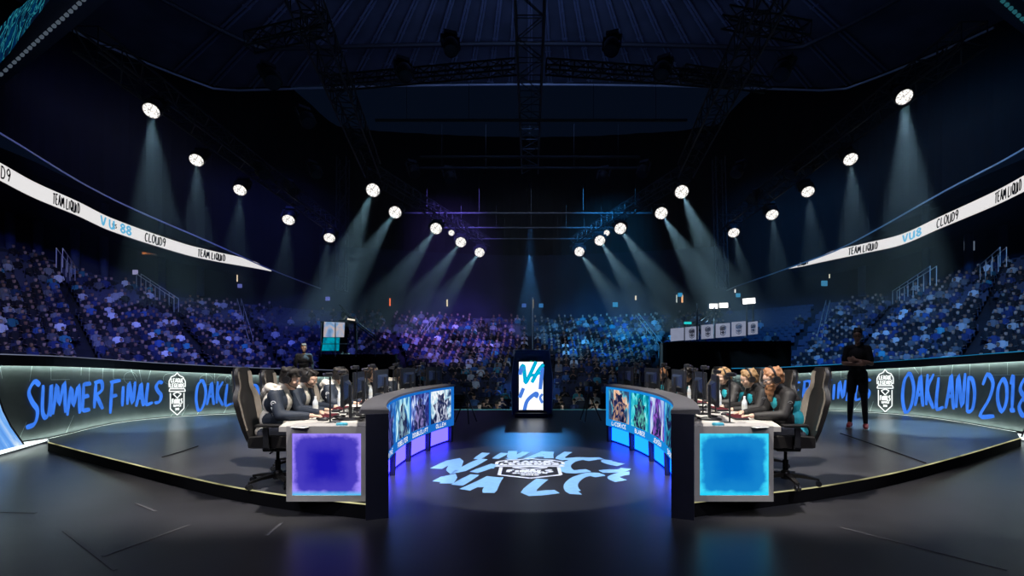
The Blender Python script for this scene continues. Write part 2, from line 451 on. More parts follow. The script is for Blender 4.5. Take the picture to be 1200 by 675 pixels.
# ---- bowl of seating
CF = [(-23, 9), (-21.5, 21), (-18.5, 25), (-15.5, 28), (-12.5, 29), (-9, 29), (-4.5, 28.5), (0, 28)]
CT = [(-36, 18), (-32.8, 31.5), (-28.5, 33.), (-25.3, 36.8), (-21.2, 38.3), (-15.8, 39.7), (-8, 40.3), (0, 40.8)]
ZT = [8.4, 7.9, 6.5, 5.3, 4.9, 4.5, 4.1, 3.9]; ZT = ZT + ZT[-2::-1]
CF = CF + [(-x, y) for x, y in CF[-2::-1]]; CT = CT + [(-x, y) for x, y in CT[-2::-1]]
NR = 26; Z0 = -1.25
US = list(range(len(CF)))
def rz_(u, r): return Z0 + (curve1(US, ZT, u) - Z0)/NR*r
def bowl(u, r):
    f = (curve1(US, [c[0] for c in CF], u), curve1(US, [c[1] for c in CF], u))
    t = (curve1(US, [c[0] for c in CT], u), curve1(US, [c[1] for c in CT], u))
    k = r / NR
    return Vector((f[0] + (t[0]-f[0])*k, f[1] + (t[1]-f[1])*k, rz_(u, math.floor(r + 1e-6))))
UU = np.linspace(0, 14, 113)
mb = MB(); rows = []
for r in range(NR):
    a = [bowl(u, r) for u in UU]; b = [bowl(u, r + 1) for u in UU]
    rows.append([Vector((p.x, p.y, rz_(u, r))) for p, u in zip(a, UU)]); rows.append([Vector((p.x, p.y, rz_(u, r))) for p, u in zip(b, UU)])
rows.append([Vector((bowl(u, NR).x, bowl(u, NR).y, rz_(u, NR) + .4)) for u in UU])
mb.loft(rows, caps=False, closed=False); o = mb.build('floor_seating_terrace', M_conc); tag(o, kind='structure')

# seats and spectators
AIS = [1.6, 2.8, 3.9, 5.6, 7.0, 8.4, 10.1, 11.2, 12.4]
spots = []                                              # (x, y, z, heading, row, section u)
for r in range(NR):
    us = np.linspace(0.3, 13.7, 900); P = [bowl(u, r + .55) for u in us]
    s = 0.; nxt = 0.
    sa = []; acc = [0.]
    for i in range(1, len(P)): acc.append(acc[-1] + (P[i].xy - P[i-1].xy).length)
    for a in AIS: sa.append(np.interp(a, us, acc))
    d = .2
    while d < acc[-1]:
        if min(abs(d - q) for q in sa) > .36:
            u = float(np.interp(d, acc, us)); p = bowl(u, r + .55)
            spots.append((p.x, p.y, rz_(u, r), math.atan2(10 - p.y, 0 - p.x), r, u))
        d += .47
for j in range(8):                                       # chairs on the arena floor beyond the stage
    for i in range(-14, 15):
        if abs(i) < 1: continue
        spots.append((i*.6 + random.uniform(-.04, .04), 18.7 + j*1.15, -1.3, -PI/2, -1 - (7-j), 7.))

def hidden(x, y, z):                                     # behind the barriers, risers or out of the frame
    px, py = to_px((x, y, z))
    if px < -5 or px > 1205: return True
    if px < 405 and py > curve1(BL['px'], BL['top'], px) - 8 - max(0, (200 - px)/70): return True
    if px > 860 and py > curve1(BR['px'], BR['top'], px) - 8: return True
    if 372 < px < 442 and py > 408: return True
    if 786 < px < 925 and py > 395: return True
    if py > 484: return True
    if 600 < px < 650 and py > 412: return True
    if 442 <= px < 545 and py > 450: return True
    if 700 < px <= 800 and py > 450: return True
    return False
sb = MB()
seat_v, seat_f = [], []
def seat_geo(x, y, z, h):
    c, s = math.cos(h), math.sin(h)
    def T(a, b, q): return (x + a*c - b*s, y + a*s + b*c, z + q)
    return [T(-.28,-.23,.42), T(-.28,.23,.42), T(.14,.23,.42), T(.14,-.23,.42),
            T(-.28,-.23,.46), T(-.28,.23,.46), T(.14,.23,.46), T(.14,-.23,.46),
            T(-.30,-.23,.42), T(-.30,.23,.42), T(-.36,.21,.82), T(-.36,-.21,.82),
            T(-.26,-.23,.42), T(-.26,.23,.42), T(-.32,.21,.82), T(-.32,-.21,.82),
            T(-.1,-.03,0), T(-.1,.03,0), T(-.1,.03,.42), T(-.1,-.03,.42)]
SF = [(0,1,2,3),(4,5,6,7),(0,1,5,4),(1,2,6,5),(2,3,7,6),(3,0,4,7),(8,9,10,11),(12,13,14,15),(8,9,13,12),(9,10,14,13),(10,11,15,14),(11,8,12,15),(16,17,18,19)]
cand = []
for sp in spots:
    x, y, z, h, r, u = sp
    if hidden(x, y, z + 1.1) and hidden(x, y, z + .5): continue
    o_ = len(seat_v); seat_v += seat_geo(x, y, z, h); seat_f += [tuple(o_ + i for i in f) for f in SF]
    px, py = to_px((x, y, z + 1.))
    dens = .95
    if 4.0 < u < 5.1 and r > 8: dens = .35           # thin, blue-lit blocks behind the scaffolds
    if 8.9 < u < 10.4 and r > 7: dens = .12
    if r >= 18: dens *= .55
    if r < 0: dens = .95 if r <= -7 else .3
    if 5.2 < u < 8.8 and 0 <= r < 6: dens = .45
    if random.random() < dens and not hidden(x, y, z + 1.1): cand.append(sp + (px, py))
me = bpy.data.meshes.new('arena_seats'); me.from_pydata(seat_v, [], seat_f); me.materials.append(M_seat)
o = link('arena_seats', me); tag(o, 'dark blue folding seats filling the tiers of the bowl', 'seats', kind='stuff')

# spectator bodies
SH = [('black', (.015, .015, .02)), ('navy', (.03, .05, .16)), ('pale', (.5, .52, .55)), ('blue', (.05, .14, .36)), ('grey', (.2, .21, .24)), ('white', (.8, .82, .85)), ('cyan', (.06, .34, .45))]
SHW = [.50, .18, .08, .05, .10, .06, .03]
SK = [(.55, .33, .24), (.38, .2, .13), (.66, .45, .35)]
def spectator_mb(arms):
    m = MB()
    m.ell((.02, 0, .66), (.12, .17, .18)); m.ell((.0, 0, .86), (.105, .19, .17)); m.ell((-.0, 0, 1.0), (.08, .2, .07))
    m.cap((0, 0, 1.02), (.02, 0, 1.12), .05, .048); m.ell((.035, 0, 1.2), (.095, .078, .12)); m.ell((.125, 0, 1.185), (.02, .015, .02))
    m.ell((.01, 0, 1.235), (.105, .09, .105))
    for s in (-1, 1):
        m.chain([(.0, .09*s, .53), (.42, .12*s, .53)], [.085, .065]); m.chain([(.42, .12*s, .53), (.46, .12*s, .1)], [.062, .042])
        m.cap((.44, .12*s, .06), (.58, .13*s, .045), .045, .035)
        if arms == 0: m.chain([(0, .19*s, .98), (.08, .25*s, .74), (.3, .14*s, .66)], [.055, .045, .035]); m.ell((.35, .12*s, .66), (.05, .035, .03))
        elif arms == 1: m.chain([(0, .19*s, .98), (.16, .25*s, .8), (.3, .07*s, .95)], [.055, .045, .035]); m.ell((.32, .04*s, .99), (.04, .03, .05))
        else: m.chain([(0, .19*s, .98), (.1, .22*s, .75), (.27, -.04*s, .78)], [.055, .045, .035]); m.ell((.28, -.08*s, .78), (.04, .04, .035))
    return m
M_jean = mat('dark_trousers', (.02, .022, .035), rough=.85)
def spect_rule(c):
    x, y, z = c
    if z > 1.09:
        if z > 1.235 or x < .0 + (.02 if z > 1.16 else -.02): return 2
        return 1
    if z > 1.06: return 1
    if z < .6: return 3
    if x > .25: return 1
    return 0
spect_meshes = {}
base3 = [remesh(spectator_mb(a), .026, 2) for a in range(3)]
M_hair = [mat('hair_dark', (.012, .009, .008), rough=.6), mat('hair_brown', (.06, .03, .015), rough=.6), mat('hair_fair', (.3, .18, .08), rough=.6)]
M_skins = [mat('skin_tone_%d' % i, SK[i], rough=.5, vary=.06) for i in range(3)]
def spect_mesh(a, si, k):
    key = (a, si, k)
    if key not in spect_meshes:
        me = base3[a].copy(); me.name = 'spectator'
        paint(me, [mat('shirt_' + SH[si][0], SH[si][1], rough=.85), M_skins[k], M_hair[(k + a) % 3 if k != 1 else 0], M_jean], spect_rule)
        spect_meshes[key] = me
    return spect_meshes[key]
cand.sort(key=lambda s: math.hypot(s[0], s[1]))
floor_c = [s for s in cand if s[4] < 0 and 430 < s[6] < 800]
near = floor_c[:90]; ids = set(id(s) for s in near)
for s in cand:
    if len(near) >= 298: break
    if id(s) not in ids and s[4] >= 0: near.append(s); ids.add(id(s))
def where(s):
    if s[4] < 0:
        return 'on the floor beyond the stage, ' + ('purple-lit side' if s[0] < 0 else 'cyan-lit side')
    side = 'left-hand' if s[0] < 0 else 'right-hand'
    h = 'lowest rows' if s[4] < 8 else ('middle rows' if s[4] < 13 else 'high rows')
    return '%s of the %s stand' % (h, side)
for s in near:
    si = random.choices(range(7), SHW)[0]
    if s[4] == -8 and random.random() < .6: si = random.choice([2, 5, 6, 3])
    a = random.randrange(3); k = random.choices([0, 1, 2], [.5, .25, .25])[0]
    pose = ['hands down', 'hands raised', 'arms crossed'][a]
    o = link('spectator', spect_mesh(a, si, k))
    o.location = (s[0], s[1], s[2] + .001); o.rotation_euler = (0, 0, s[3] + random.uniform(-.25, .25)); sc_ = random.uniform(.86, .98); o.scale = (sc_, sc_, sc_)
    tag(o, 'seated spectator, %s top, %s, %s' % (SH[si][0], pose, where(s)), 'person', '%s-topped spectators with %s %s' % (SH[si][0], pose, where(s)))

# the rest of the crowd
def low_person():
    V, Fc, K = [], [], []
    def ring(cx, cz, rx, ry, n, k):
        o_ = len(V)
        for i in range(n): V.append((cx + rx*math.cos(2*PI*i/n), ry*math.sin(2*PI*i/n), cz)); K.append(k if not (k == 1 and (math.cos(2*PI*i/n) < -.2 or cz > 1.26)) else 2)
        return o_
    def lof(rs, n):
        for a, b in zip(rs, rs[1:]):
            for i in range(n): Fc.append((a+i, a+(i+1) % n, b+(i+1) % n, b+i))
        Fc.append(tuple(rs[-1]+i for i in range(n))); Fc.append(tuple(rs[0]+i for i in range(n))[::-1])
    lof([ring(.02, .5, .13, .17, 8, 0), ring(.01, .75, .11, .19, 8, 0), ring(0, .95, .1, .2, 8, 0), ring(0, 1.06, .06, .1, 8, 0)], 8)
    lof([ring(.03, 1.08, .05, .05, 8, 1), ring(.035, 1.15, .09, .075, 8, 1), ring(.03, 1.23, .1, .085, 8, 1), ring(.02, 1.29, .08, .07, 8, 2), ring(.02, 1.32, .03, .03, 8, 2)], 8)
    for s in (-1, 1):
        o_ = len(V)
        for (x, y, z, r) in ((0, .19*s, 1.0, .05), (.08, .25*s, .75, .045), (.3, .12*s, .68, .035)):
            for q in ((-r, 0), (0, r), (r, 0), (0, -r)): V.append((x + q[0], y + q[1], z)); K.append(0 if x < .2 else 1)
        for a in (0, 4):
            for i in range(4): Fc.append((o_+a+i, o_+a+(i+1) % 4, o_+a+4+(i+1) % 4, o_+a+4+i))
        Fc.append((o_+8, o_+9, o_+10, o_+11))
        o_ = len(V)
        for (x, y, z, r) in ((0, .09*s, .53, .08), (.45, .12*s, .53, .065)):
            for q in ((-r, -.0), (0, r), (r, 0), (0, -r)): V.append((x, y + q[0], z + q[1])); K.append(3)
        for i in range(4): Fc.append((o_+i, o_+(i+1) % 4, o_+4+(i+1) % 4, o_+4+i))
        Fc.append((o_+4, o_+5, o_+6, o_+7))
    return np.array(V), Fc, np.array(K)
LV, LF, LK = low_person(); nL = len(LV)
rest = [s for s in cand if id(s) not in ids]
allv, allf, allc = [], [], []
hairs = np.array([(.012, .009, .008), (.05, .03, .02), (.25, .16, .08)])
for s in rest:
    h = s[3] + random.uniform(-.3, .3); k = random.uniform(.84, .96); c_, s_ = math.cos(h), math.sin(h)
    P = LV * k; X = P[:, 0]*c_ - P[:, 1]*s_ + s[0]; Y = P[:, 0]*s_ + P[:, 1]*c_ + s[1]; Z = P[:, 2] + s[2] - (.02 + .04*random.random())
    o_ = len(allv) * nL
    allv.append(np.stack([X, Y, Z], 1)); allf += [tuple(o_ + i for i in f) for f in LF]
    si = random.choices(range(7), SHW)[0]
    pal = np.array([np.array(SH[si][1]) * random.choice([.35, .6, .9, 1.2]), SK[random.randrange(3)], hairs[random.choices([0, 1, 2], [.6, .3, .1])[0]], (.02, .022, .035)])
    allc.append(np.concatenate([pal[LK], np.ones((nL, 1))], 1))
V = np.concatenate(allv); C = np.concatenate(allc)
me = bpy.data.meshes.new('crowd'); me.from_pydata(V.tolist(), [], allf)
ca = me.color_attributes.new('cloth', 'FLOAT_COLOR', 'POINT'); ca.data.foreach_set('color', C.astype(np.float32).ravel())
m = bpy.data.materials.new('crowd_clothes'); m.use_nodes = True; b = m.node_tree.nodes['Principled BSDF']; b.inputs['Roughness'].default_value = .85
an = m.node_tree.nodes.new('ShaderNodeAttribute'); an.attribute_name = 'cloth'; m.node_tree.links.new(an.outputs['Color'], b.inputs['Base Color'])
me.materials.append(m); o = link('crowd', me); tag(o, 'seated crowd filling the upper and far tiers of the bowl', 'crowd', kind='stuff')
print('spectators', len(near), 'crowd', len(rest))

# concourse wall behind the top row, upper deck and roof void
def out(u, d, z):
    a, b = bowl(u, 0), bowl(u, NR); t = (b - a); t.z = 0; t.normalize(); return Vector((b.x + t.x*d, b.y + t.y*d, z))
grid_surface('wall_concourse', [[out(u, 1.6, rz_(u, NR) - .3), out(u, 1.6, rz_(u, NR) + 6.)] for u in UU], M_navyw)
mb = MB(); R = random.Random(3)
grid_surface('floor_concourse', [[out(u, -.02, rz_(u, NR) + .38), out(u, 1.7, rz_(u, NR) + .38)] for u in UU], M_conc)

# curtain ring with its hem and pipe
KX = [-160, -60, 0, 117, 257, 317, 383, 405, 500, 621, 740, 838, 863, 928, 990, 1107, 1200, 1290]
KY = [ 60, 120, 155, 225, 288, 315, 340, 345, 347.5, 348.5, 347.5, 344, 335, 312, 288, 223, 173, 110]
def HZ(x):
    d = abs(x - CX); return 6.7 + 5.2*max(0., (min(d, 700) - 205)/430)**1.15
hem = [at_z(x, curve1(KX, KY, x), HZ(x)) for x in np.linspace(-160, 1290, 150)]
def fold(i, p, a):
    q = hem[min(i+1, len(hem)-1)] - hem[max(i-1, 0)]; q.normalize(); return Vector((q.y, -q.x, 0)) * (a * math.sin(i*1.9))
grid_surface('wall_curtain', [[p + fold(i, p, .1), p + fold(i, p, .08) + Vector((0, 0, 6)), p + fold(i, p, .05) + Vector((0, 0, 14))] for i, p in enumerate(hem)], M_cloth)
mb = MB(); mb.tube([p + Vector((0, 0, -.04)) for p in hem], .045, 6)
o = mb.build('hem_pipe', mat('hem_pipe_steel', (.55, .55, .55), rough=.6), smooth=True); tag(o, 'long thin steel pipe weighting the bottom hem of the black curtain', 'pipe')

# ribbon board
RX = {-1: ([-90, 0, 39, 90, 130, 213, 250, 287, 304, 318], [152, 201, 222, 244, 263, 291, 300, 307.5, 312, 316.5], [24, 21, 19, 17, 15.5, 12.5, 11.5, 9.5, 6.5, 3]),
      1: ([924, 940, 960, 990, 1013, 1057, 1100, 1167, 1200, 1290], [313.5, 309, 303, 296, 291, 280.5, 261.5, 232, 215, 166], [3, 6.5, 9.5, 11, 11.5, 12.5, 14, 17, 19, 24])}
def ribbon(side, label):
    X, Y, H = RX[side]
    def rp(px, v, off=0.):
        def pl(x): return at_z(x, curve1(X, Y, x), HZ(x) + .1)
        p = pl(px); q = pl(px + 1); t = (q - p); t.z = 0; t.normalize()
        n = Vector((t.y, -t.x, 0)); h = curve1(X, H, px) / F * p.y
        return p + n*off + Vector((0, 0, (v - .5) * h))
    xs = np.linspace(X[0], X[-1], 70)
    root = thing('ribbon_board', label, 'led board')
    mb = MB(); mb.loft([[rp(x, -.04, -.02), rp(x, 1.04, -.02), rp(x, 1.04, -.3), rp(x, -.04, -.3)] for x in xs]); mb.build('housing', M_black, root)
    mb = MB(); mb.loft([[rp(x, 0, 0), rp(x, 1, 0)] for x in xs], caps=False, closed=False); mb.build('screen', glow('ribbon_white', (.86, .84, .84), .95), root, fix=False)
    ink = mat('ribbon_ink', (.01, .01, .012)); cy = glow('ribbon_cyan', (.12, .5, .8), .9)
    W = [('CLOUD9', -25, 12), ('TEAM LIQUID', 62, 93), ('CLOUD9', 170, 194), ('TEAM LIQUID', 232, 264)] if side < 0 else \
        [('CLOUD9', 935, 947), ('TEAM LIQUID', 994, 1028), ('CLOUD9', 1098, 1123), ('TEAM LIQUID', 1166, 1197)]
    for w, a, b in W:
        k = 14.
        for w_, a_, b_ in ([(w, a, b)] if ' ' not in w else [('TEAM', a, a + (b-a)*.42), ('LIQUID', a + (b-a)*.5, b)]):
            mb = MB(); text(mb, w_, a_, b_, .16*k, .86*k, 1.35, lambda x, y: rp(x, y/k, .02), brush=.3, slant=.1); mb.build('lettering', ink, root)
    for a in ((118, 128, 141, 148) if side < 0 else (1058, 1066, 1074)):
        mb = MB(); k = 14.
        text(mb, 'V' if a in (118, 1058) else ('U' if a in (128, 1066) else '8'), a, a + 6, .2*k, .85*k, 2., lambda x, y: rp(x, y/k, .02)); mb.build('team_mark', cy, root)
    if side < 0:
        mb = MB(); text(mb, 'VS', 131.5, 137, .35*14, .62*14, .8, lambda x, y: rp(x, y/14., .02)); mb.build('lettering', ink, root)
    # deck above and below the board
    a = [rp(x, 1.05, -.3) for x in xs]
    def outw(p, d, dz):
        v = Vector((p.x, p.y - 10, 0)).normalized(); return Vector((p.x + v.x*d, p.y + v.y*d, p.z + dz))
    grid_surface('wall_upper_deck', [[p, outw(p, 4, 1.1), outw(p, 9, 4.2)] for p in a], M_navyw)
    b = [rp(x, -.05, -.3) for x in xs]
    grid_surface('ceiling_concourse', [[p, outw(p, 6.5, .0)] for p in b], M_navyw)
ribbon(-1, 'white ribbon board with black team names curving over the left-hand stand')
ribbon(1, 'white ribbon board with black team names curving over the right-hand stand')

# radial ribbed roof
AP = Vector((0, 13.8, 18.2))
M_roof = mat('roof_deck', (.05, .055, .08), rough=.8, vary=.3, scale=.7)
M_rib = mat('roof_rib', (.13, .15, .22), rough=.5, metal=.2)
def rend(a): return min(15.9/max(math.sin(a), .3), 24.) if math.sin(a) > 0 else 16.8
def roof(a, r): return Vector((AP.x + r*math.cos(a), AP.y + r*math.sin(a), AP.z - r*.045))
grid_surface('ceiling', [[roof(math.radians(-60 + 300*i/100), rend(math.radians(-60 + 300*i/100))*k_) for k_ in (.03, .35, .7, 1.)] for i in range(101)], M_roof)
for i in range(27):
    a0 = math.radians(36 + 4.15*i)
    rt = None
    mb = MB()
    for d in (-.011, .011):
        p, q = roof(a0 + d*1.3, 3), roof(a0 + d*.45, rend(a0) - .3)
        mb.cyl(p - Vector((0, 0, .12)), q - Vector((0, 0, .12)), .055, n=6)
    for k in range(14):
        r_ = 3.5 + k*.95
        mb.cyl(roof(a0 - .012, r_) - Vector((0, 0, .12)), roof(a0 + .012, r_) - Vector((0, 0, .12)), .03, n=5)
    o = mb.build('roof_rib', M_rib); tag(o, 'long twin-rail steel rib fanning out under the arena roof', 'rib', 'twin steel ribs fanning out under the roof')
def ring_pipe(r, z, w, label, m=M_rig, a0=25, a1=155, nm='roof_ring'):
    mb = MB(); mb.tube([roof(math.radians(a0 + (a1-a0)*i/50), r/16.4*(rend(math.radians(a0 + (a1-a0)*i/50)) - .1)) + Vector((0, 0, z)) for i in range(51)], w, 6)
    o = mb.build(nm, m, smooth=True); tag(o, label, 'roof ring')
ring_pipe(16.4, -.2, .06, 'pale curved steel ring at the outer end of the roof ribs', mat('pale_steel', (.3, .33, .38), rough=.4, metal=.3))
ring_pipe(12.2, -.5, .11, 'dark curved ring pipe crossing the roof ribs at mid length')
ring_pipe(8.5, -.5, .1, 'dark curved ring pipe crossing the roof ribs close to the middle of the dome')

# ------------------------------------------------------------------ trusses
def truss_mb(a, b, w, r=.028, step=None):
    a, b = Vector(a), Vector(b); d = (b - a); L = d.length; d.normalize()
    up = Vector((0, 0, 1)) if abs(d.z) < .9 else Vector((0, 1, 0))
    s = d.cross(up).normalized(); t = s.cross(d).normalized()
    mb = MB(); cs = [(s*i + t*j) * (w/2) for i, j in ((-1,-1),(1,-1),(1,1),(-1,1))]
    for c in cs: mb.cyl(a + c, b + c, r, n=6)
    n = max(2, round(L / (step or w*1.3)))
    for k in range(n):
        p, q = a + d*(L*k/n), a + d*(L*(k+1)/n)
        for i in range(4):
            c0, c1 = cs[i], cs[(i+1) % 4]
            if k % 2: c0, c1 = c1, c0
            mb.cyl(p + c0, q + c1, r*.55, n=5)
            mb.cyl(p + cs[i], p + cs[(i+1) % 4], r*.5, n=5)
    return mb
def truss(a, b, w, label, r=.028, m=M_rig, step=None):
    o = truss_mb(a, b, w, r, step).build('lighting_truss' if abs((Vector(b)-Vector(a)).z) < 4 else 'truss_tower', m); return tag(o, label, 'truss')
P = at_z
truss(P(100, 45, 8.0), P(392, 266, 7.9), .5, 'long box truss carrying the outer white lamps over the left-hand side of the stage')
truss(P(1142, 40, 8.0), P(852, 262, 7.9), .5, 'long box truss carrying the outer white lamps over the right-hand side of the stage')
truss(P(345, -30, 8.8), P(437, 200, 8.6), .55, 'near half of the inner box truss slanting over the navy-jacketed team')
truss(P(437, 203, 8.6), P(570, 284, 8.4), .5, 'far half of the inner box truss carrying the inner left-hand lamps')
truss(P(915, -30, 8.8), P(803, 200, 8.6), .55, 'near half of the inner box truss slanting over the black-jersey team')
truss(P(803, 203, 8.6), P(672, 284, 8.4), .5, 'far half of the inner box truss carrying the inner right-hand lamps')
truss((0, 9, 9.6), (0, 21, 9.4), .66, 'central box truss running straight back over the stage', m=mat('truss_blue_grey', (.035, .05, .07), rough=.5, metal=.5))
for (y0, xa, xb, z, lb) in ((141, 440, 805, 9.1, 'cross truss pipe below the pale roof ring'), (184, 492, 750, 8.9, 'upper one of the close pair of cross pipes under the central truss'),
                        (197, 492, 750, 8.75, 'lower one of the close pair of cross pipes under the central truss'), (250, 470, 775, 8.6, 'third cross pipe from the bottom hung in the haze'),
                        (267, 520, 725, 8.5, 'second cross pipe from the bottom hung in the haze'), (280, 545, 700, 8.4, 'lowest cross pipe hung in the haze above the far lamps')):
    a, b = P(xa, y0, z), P(xb, y0, z); mb = MB(); mb.cyl(a, b, .05, n=8)
    for k in range(5):
        q = a.lerp(b, (k + .5)/5); mb.cyl(q, q + Vector((0, 0, 1.2)), .008, n=4)
    o = mb.build('cross_pipe', mat('pipe_blue', (.012, .016, .025), rough=.6), smooth=True); tag(o, 'dark horizontal ' + lb, 'pipe')
truss(at_y(400, 341, 30), at_y(402, 185, 30), .55, 'vertical truss tower standing over the left-hand end of the far curtain', step=.9)
truss(at_y(846, 338, 30), at_y(842, 185, 30), .55, 'vertical truss tower standing over the right-hand end of the far curtain', step=.9)
truss(P(292, 50, 9.6), P(385, 28, 9.8), .35, 'short box truss crossing the near end of the inner left-hand truss')
truss(P(945, 38, 9.6), P(850, 20, 9.8), .35, 'short box truss crossing the near end of the inner right-hand truss')
truss(P(800, 85, 9.4), P(900, 100, 9.4), .3, 'short box truss beside the dark hanging lamps on the right-hand side')
truss(P(382, 98, 9.4), P(605, 78, 9.6), .3, 'thin truss across the roof ribs left of the central truss')
truss(P(640, 78, 9.6), P(862, 95, 9.4), .3, 'thin truss across the roof ribs right of the central truss')

# ------------------------------------------------------------------ lamps
M_lens = bpy.data.materials.new('lamp_lens'); M_lens.use_nodes = True
nt = M_lens.node_tree; nt.nodes.remove(nt.nodes['Principled BSDF'])
e = nt.nodes.new('ShaderNodeEmission'); vo = nt.nodes.new('ShaderNodeTexVoronoi'); vo.inputs['Scale'].default_value = 26
tc = nt.nodes.new('ShaderNodeTexCoord'); nt.links.new(tc.outputs['Object'], vo.inputs['Vector'])
rp_ = nt.nodes.new('ShaderNodeValToRGB'); rp_.color_ramp.elements[0].position = .45; rp_.color_ramp.elements[0].color = (1, .97, .93, 1)
rp_.color_ramp.elements[1].position = .75; rp_.color_ramp.elements[1].color = (.35, .34, .33, 1)
nt.links.new(vo.outputs['Distance'], rp_.inputs['Fac']); nt.links.new(rp_.outputs['Color'], e.inputs['Color']); e.inputs['Strength'].default_value = 1.25
nt.links.new(e.outputs[0], nt.nodes['Material Output'].inputs['Surface'])
def head_light(proto_lit):
    root = thing('moving_head_lamp', 'x', 'stage lamp')
    mb = MB(); mb.lathe([(.13, .02), (.17, .04), (.19, .12), (.19, .22), (.15, .32), (.07, .38), (.02, .39)], n=20); hd = mb.build('head', M_fix, root, True)
    mb = MB(); mb.lathe([(.001, .021), (.165, .021), (.175, .0), (.18, .02), (.185, .04)], n=24); mb.build('rim', M_black, root, True)
    mb = MB(); mb.lathe([(.001, .004), (.09, .002), (.165, .012)], n=28); mb.build('lens', M_lens if proto_lit else mat('dead_lens', (.02, .03, .06), rough=.1), root, True, fix=True)
    mb = MB()
    for s in (-1, 1): mb.box((s*.215, 0, .28), (.03, .07, .36))
    mb.box((0, 0, .47), (.46, .1, .04)); mb.box((0, 0, .54), (.3, .22, .12)); mb.build('yoke', M_fix, root)
    return root
lamp0 = head_light(True); dead0 = head_light(False)
used = {'lit': False, 'dead': False}
def put_lamp(p, aim, size, label, group, lit=True):
    k = 'lit' if lit else 'dead'; src = lamp0 if lit else dead0
    o = src if not used[k] else dup(src); used[k] = True
    o.location = p; d = (Vector(aim) - Vector(p)).normalized()
    o.rotation_euler = (-d).to_track_quat('Z', 'Y').to_euler(); o.scale = (size,)*3
    tag(o, label, 'stage lamp', group); 
    if 'group' in o and not group: del o['group']
    return o
def spot(p, aim, energy, angle, col, size=.08, blend=.25, name='spot_light', vol=1.):
    l = bpy.data.lights.new(name, 'SPOT'); l.energy = energy; l.spot_size = math.radians(angle); l.color = col; l.shadow_soft_size = size; l.spot_blend = blend
    o = bpy.data.objects.new(name, l); COL.objects.link(o); o.location = p
    o.rotation_euler = (Vector(p) - Vector(aim)).to_track_quat('Z', 'Y').to_euler()
    tag(o, kind='helper')
    return o
LL = [(177, 130, 1.0, 185, 330), (230, 188, .95, 232, 330), (281, 223, .9, 275, 330), (338, 258, .9, 330, 345), (386, 279, .9, 370, 360),
      (437, 223, 1.35, 395, 330), (463, 249, 1.35, 405, 335), (511, 268, 1.3, 455, 345), (540, 284, 1.3, 490, 350), (562, 296, 1.25, 520, 352)]
RL = [(1060, 114, 1.1, 1068, 330), (997, 187, .95, 1005, 330), (947, 225, .9, 958, 330), (905, 252, .9, 915, 340), (860, 273, .9, 880, 355),
      (799, 225, 1.35, 845, 335), (775, 250, 1.35, 830, 340), (727, 268, 1.3, 780, 345), (703, 282, 1.3, 748, 350), (679, 295, 1.25, 720, 352)]
ordn = ['nearest', 'second', 'third', 'fourth', 'farthest']
for side, T in ((-1, LL), (1, RL)):
    for i, (px, py, sz, bx, by) in enumerate(T):
        p = at_z(px, py, 7.25)
        q = at_z(px, py, 7.25)
        # beam leans as seen in the haze: a point lower along the beam at almost the same depth
        tgt = at_y(bx, by, p.y * .96)
        size_ = {0: 8.6, 1: 7.4, 2: 6.8, 3: 6.6, 4: 6.2, 5: 7.6, 6: 7., 7: 6.6, 8: 6., 9: 5.6}[i] / F * p.y / .165
        # the lamp head itself faces towards the stage
        aim = Vector((p.x*.85, p.y - 7., 0)) if i < 5 else Vector((p.x*.7, p.y - 12, 0))
        put_lamp(p, aim, size_, '%s lit white lamp of the %s row over the %s side of the stage' % (ordn[i % 5], 'outer' if i < 5 else 'inner', 'left-hand' if side < 0 else 'right-hand'), 'lit white moving lamps over the stage')
        spot(p + (tgt - p).normalized()*.1, tgt, [5200, 2800, 1500, 1500, 1700, 8500, 8500, 7600, 7600, 7000][i] * (1.25 if side > 0 else .85), 25, (.42, .78, 1.), .06, .6)
for k, (px, py, z, lb) in enumerate([(320, 97, 8.4, 'beside the inner left-hand truss near its top'), (362, 145, 8.4, 'below the inner left-hand truss'), (372, 205, 8.0, 'under the dark cluster left of the first inner lamp'), (345, 225, 8.0, 'between the two left-hand rows'),
        (310, 205, 7.6, 'above the outer left-hand row'), (420, 170, 8.4, 'on the inner left-hand truss'), (486, 205, 8.4, 'hanging left of the close pipes'), (528, 212, 8.4, 'hanging below the close pipes on the left-hand half'),
        (706, 212, 8.4, 'hanging below the close pipes on the right-hand half'), (752, 205, 8.4, 'hanging right of the close pipes'), (818, 170, 8.4, 'on the inner right-hand truss'), (925, 205, 7.7, 'above the outer right-hand row'),
        (880, 235, 7.8, 'between the two right-hand rows'), (862, 205, 8.0, 'right of the first inner right-hand lamp'), (915, 88, 8.6, 'beside the short right-hand truss'), (945, 200, 7.7, 'under the big right-hand truss'),
        (529, 60, 10, 'under the roof ribs left of the central truss'), (716, 60, 10, 'under the roof ribs right of the central truss'), (475, 90, 9.2, 'on the thin truss left of the central truss'), (775, 88, 9.2, 'on the thin truss right of the central truss')]):
    p = at_z(px, py, z); put_lamp(p, (p.x*.3, p.y - 4, 0), 1.15, 'dark unlit moving lamp ' + lb, 'unlit moving lamps', False)
# small dim lamps in the haze
for px, py, nm in ((529, 273, 'left-hand'), (711, 273, 'right-hand')):
    p = at_z(px, py, 8.0); put_lamp(p, (p.x*.5, 10, 0), .9, 'small white lamp glowing between two larger ones of the inner %s row' % nm, None)
spot(at_y(621, 296, 29), at_y(621, 352, 28.9), 9000, 30, (.10, .42, 1.), .05, .5)

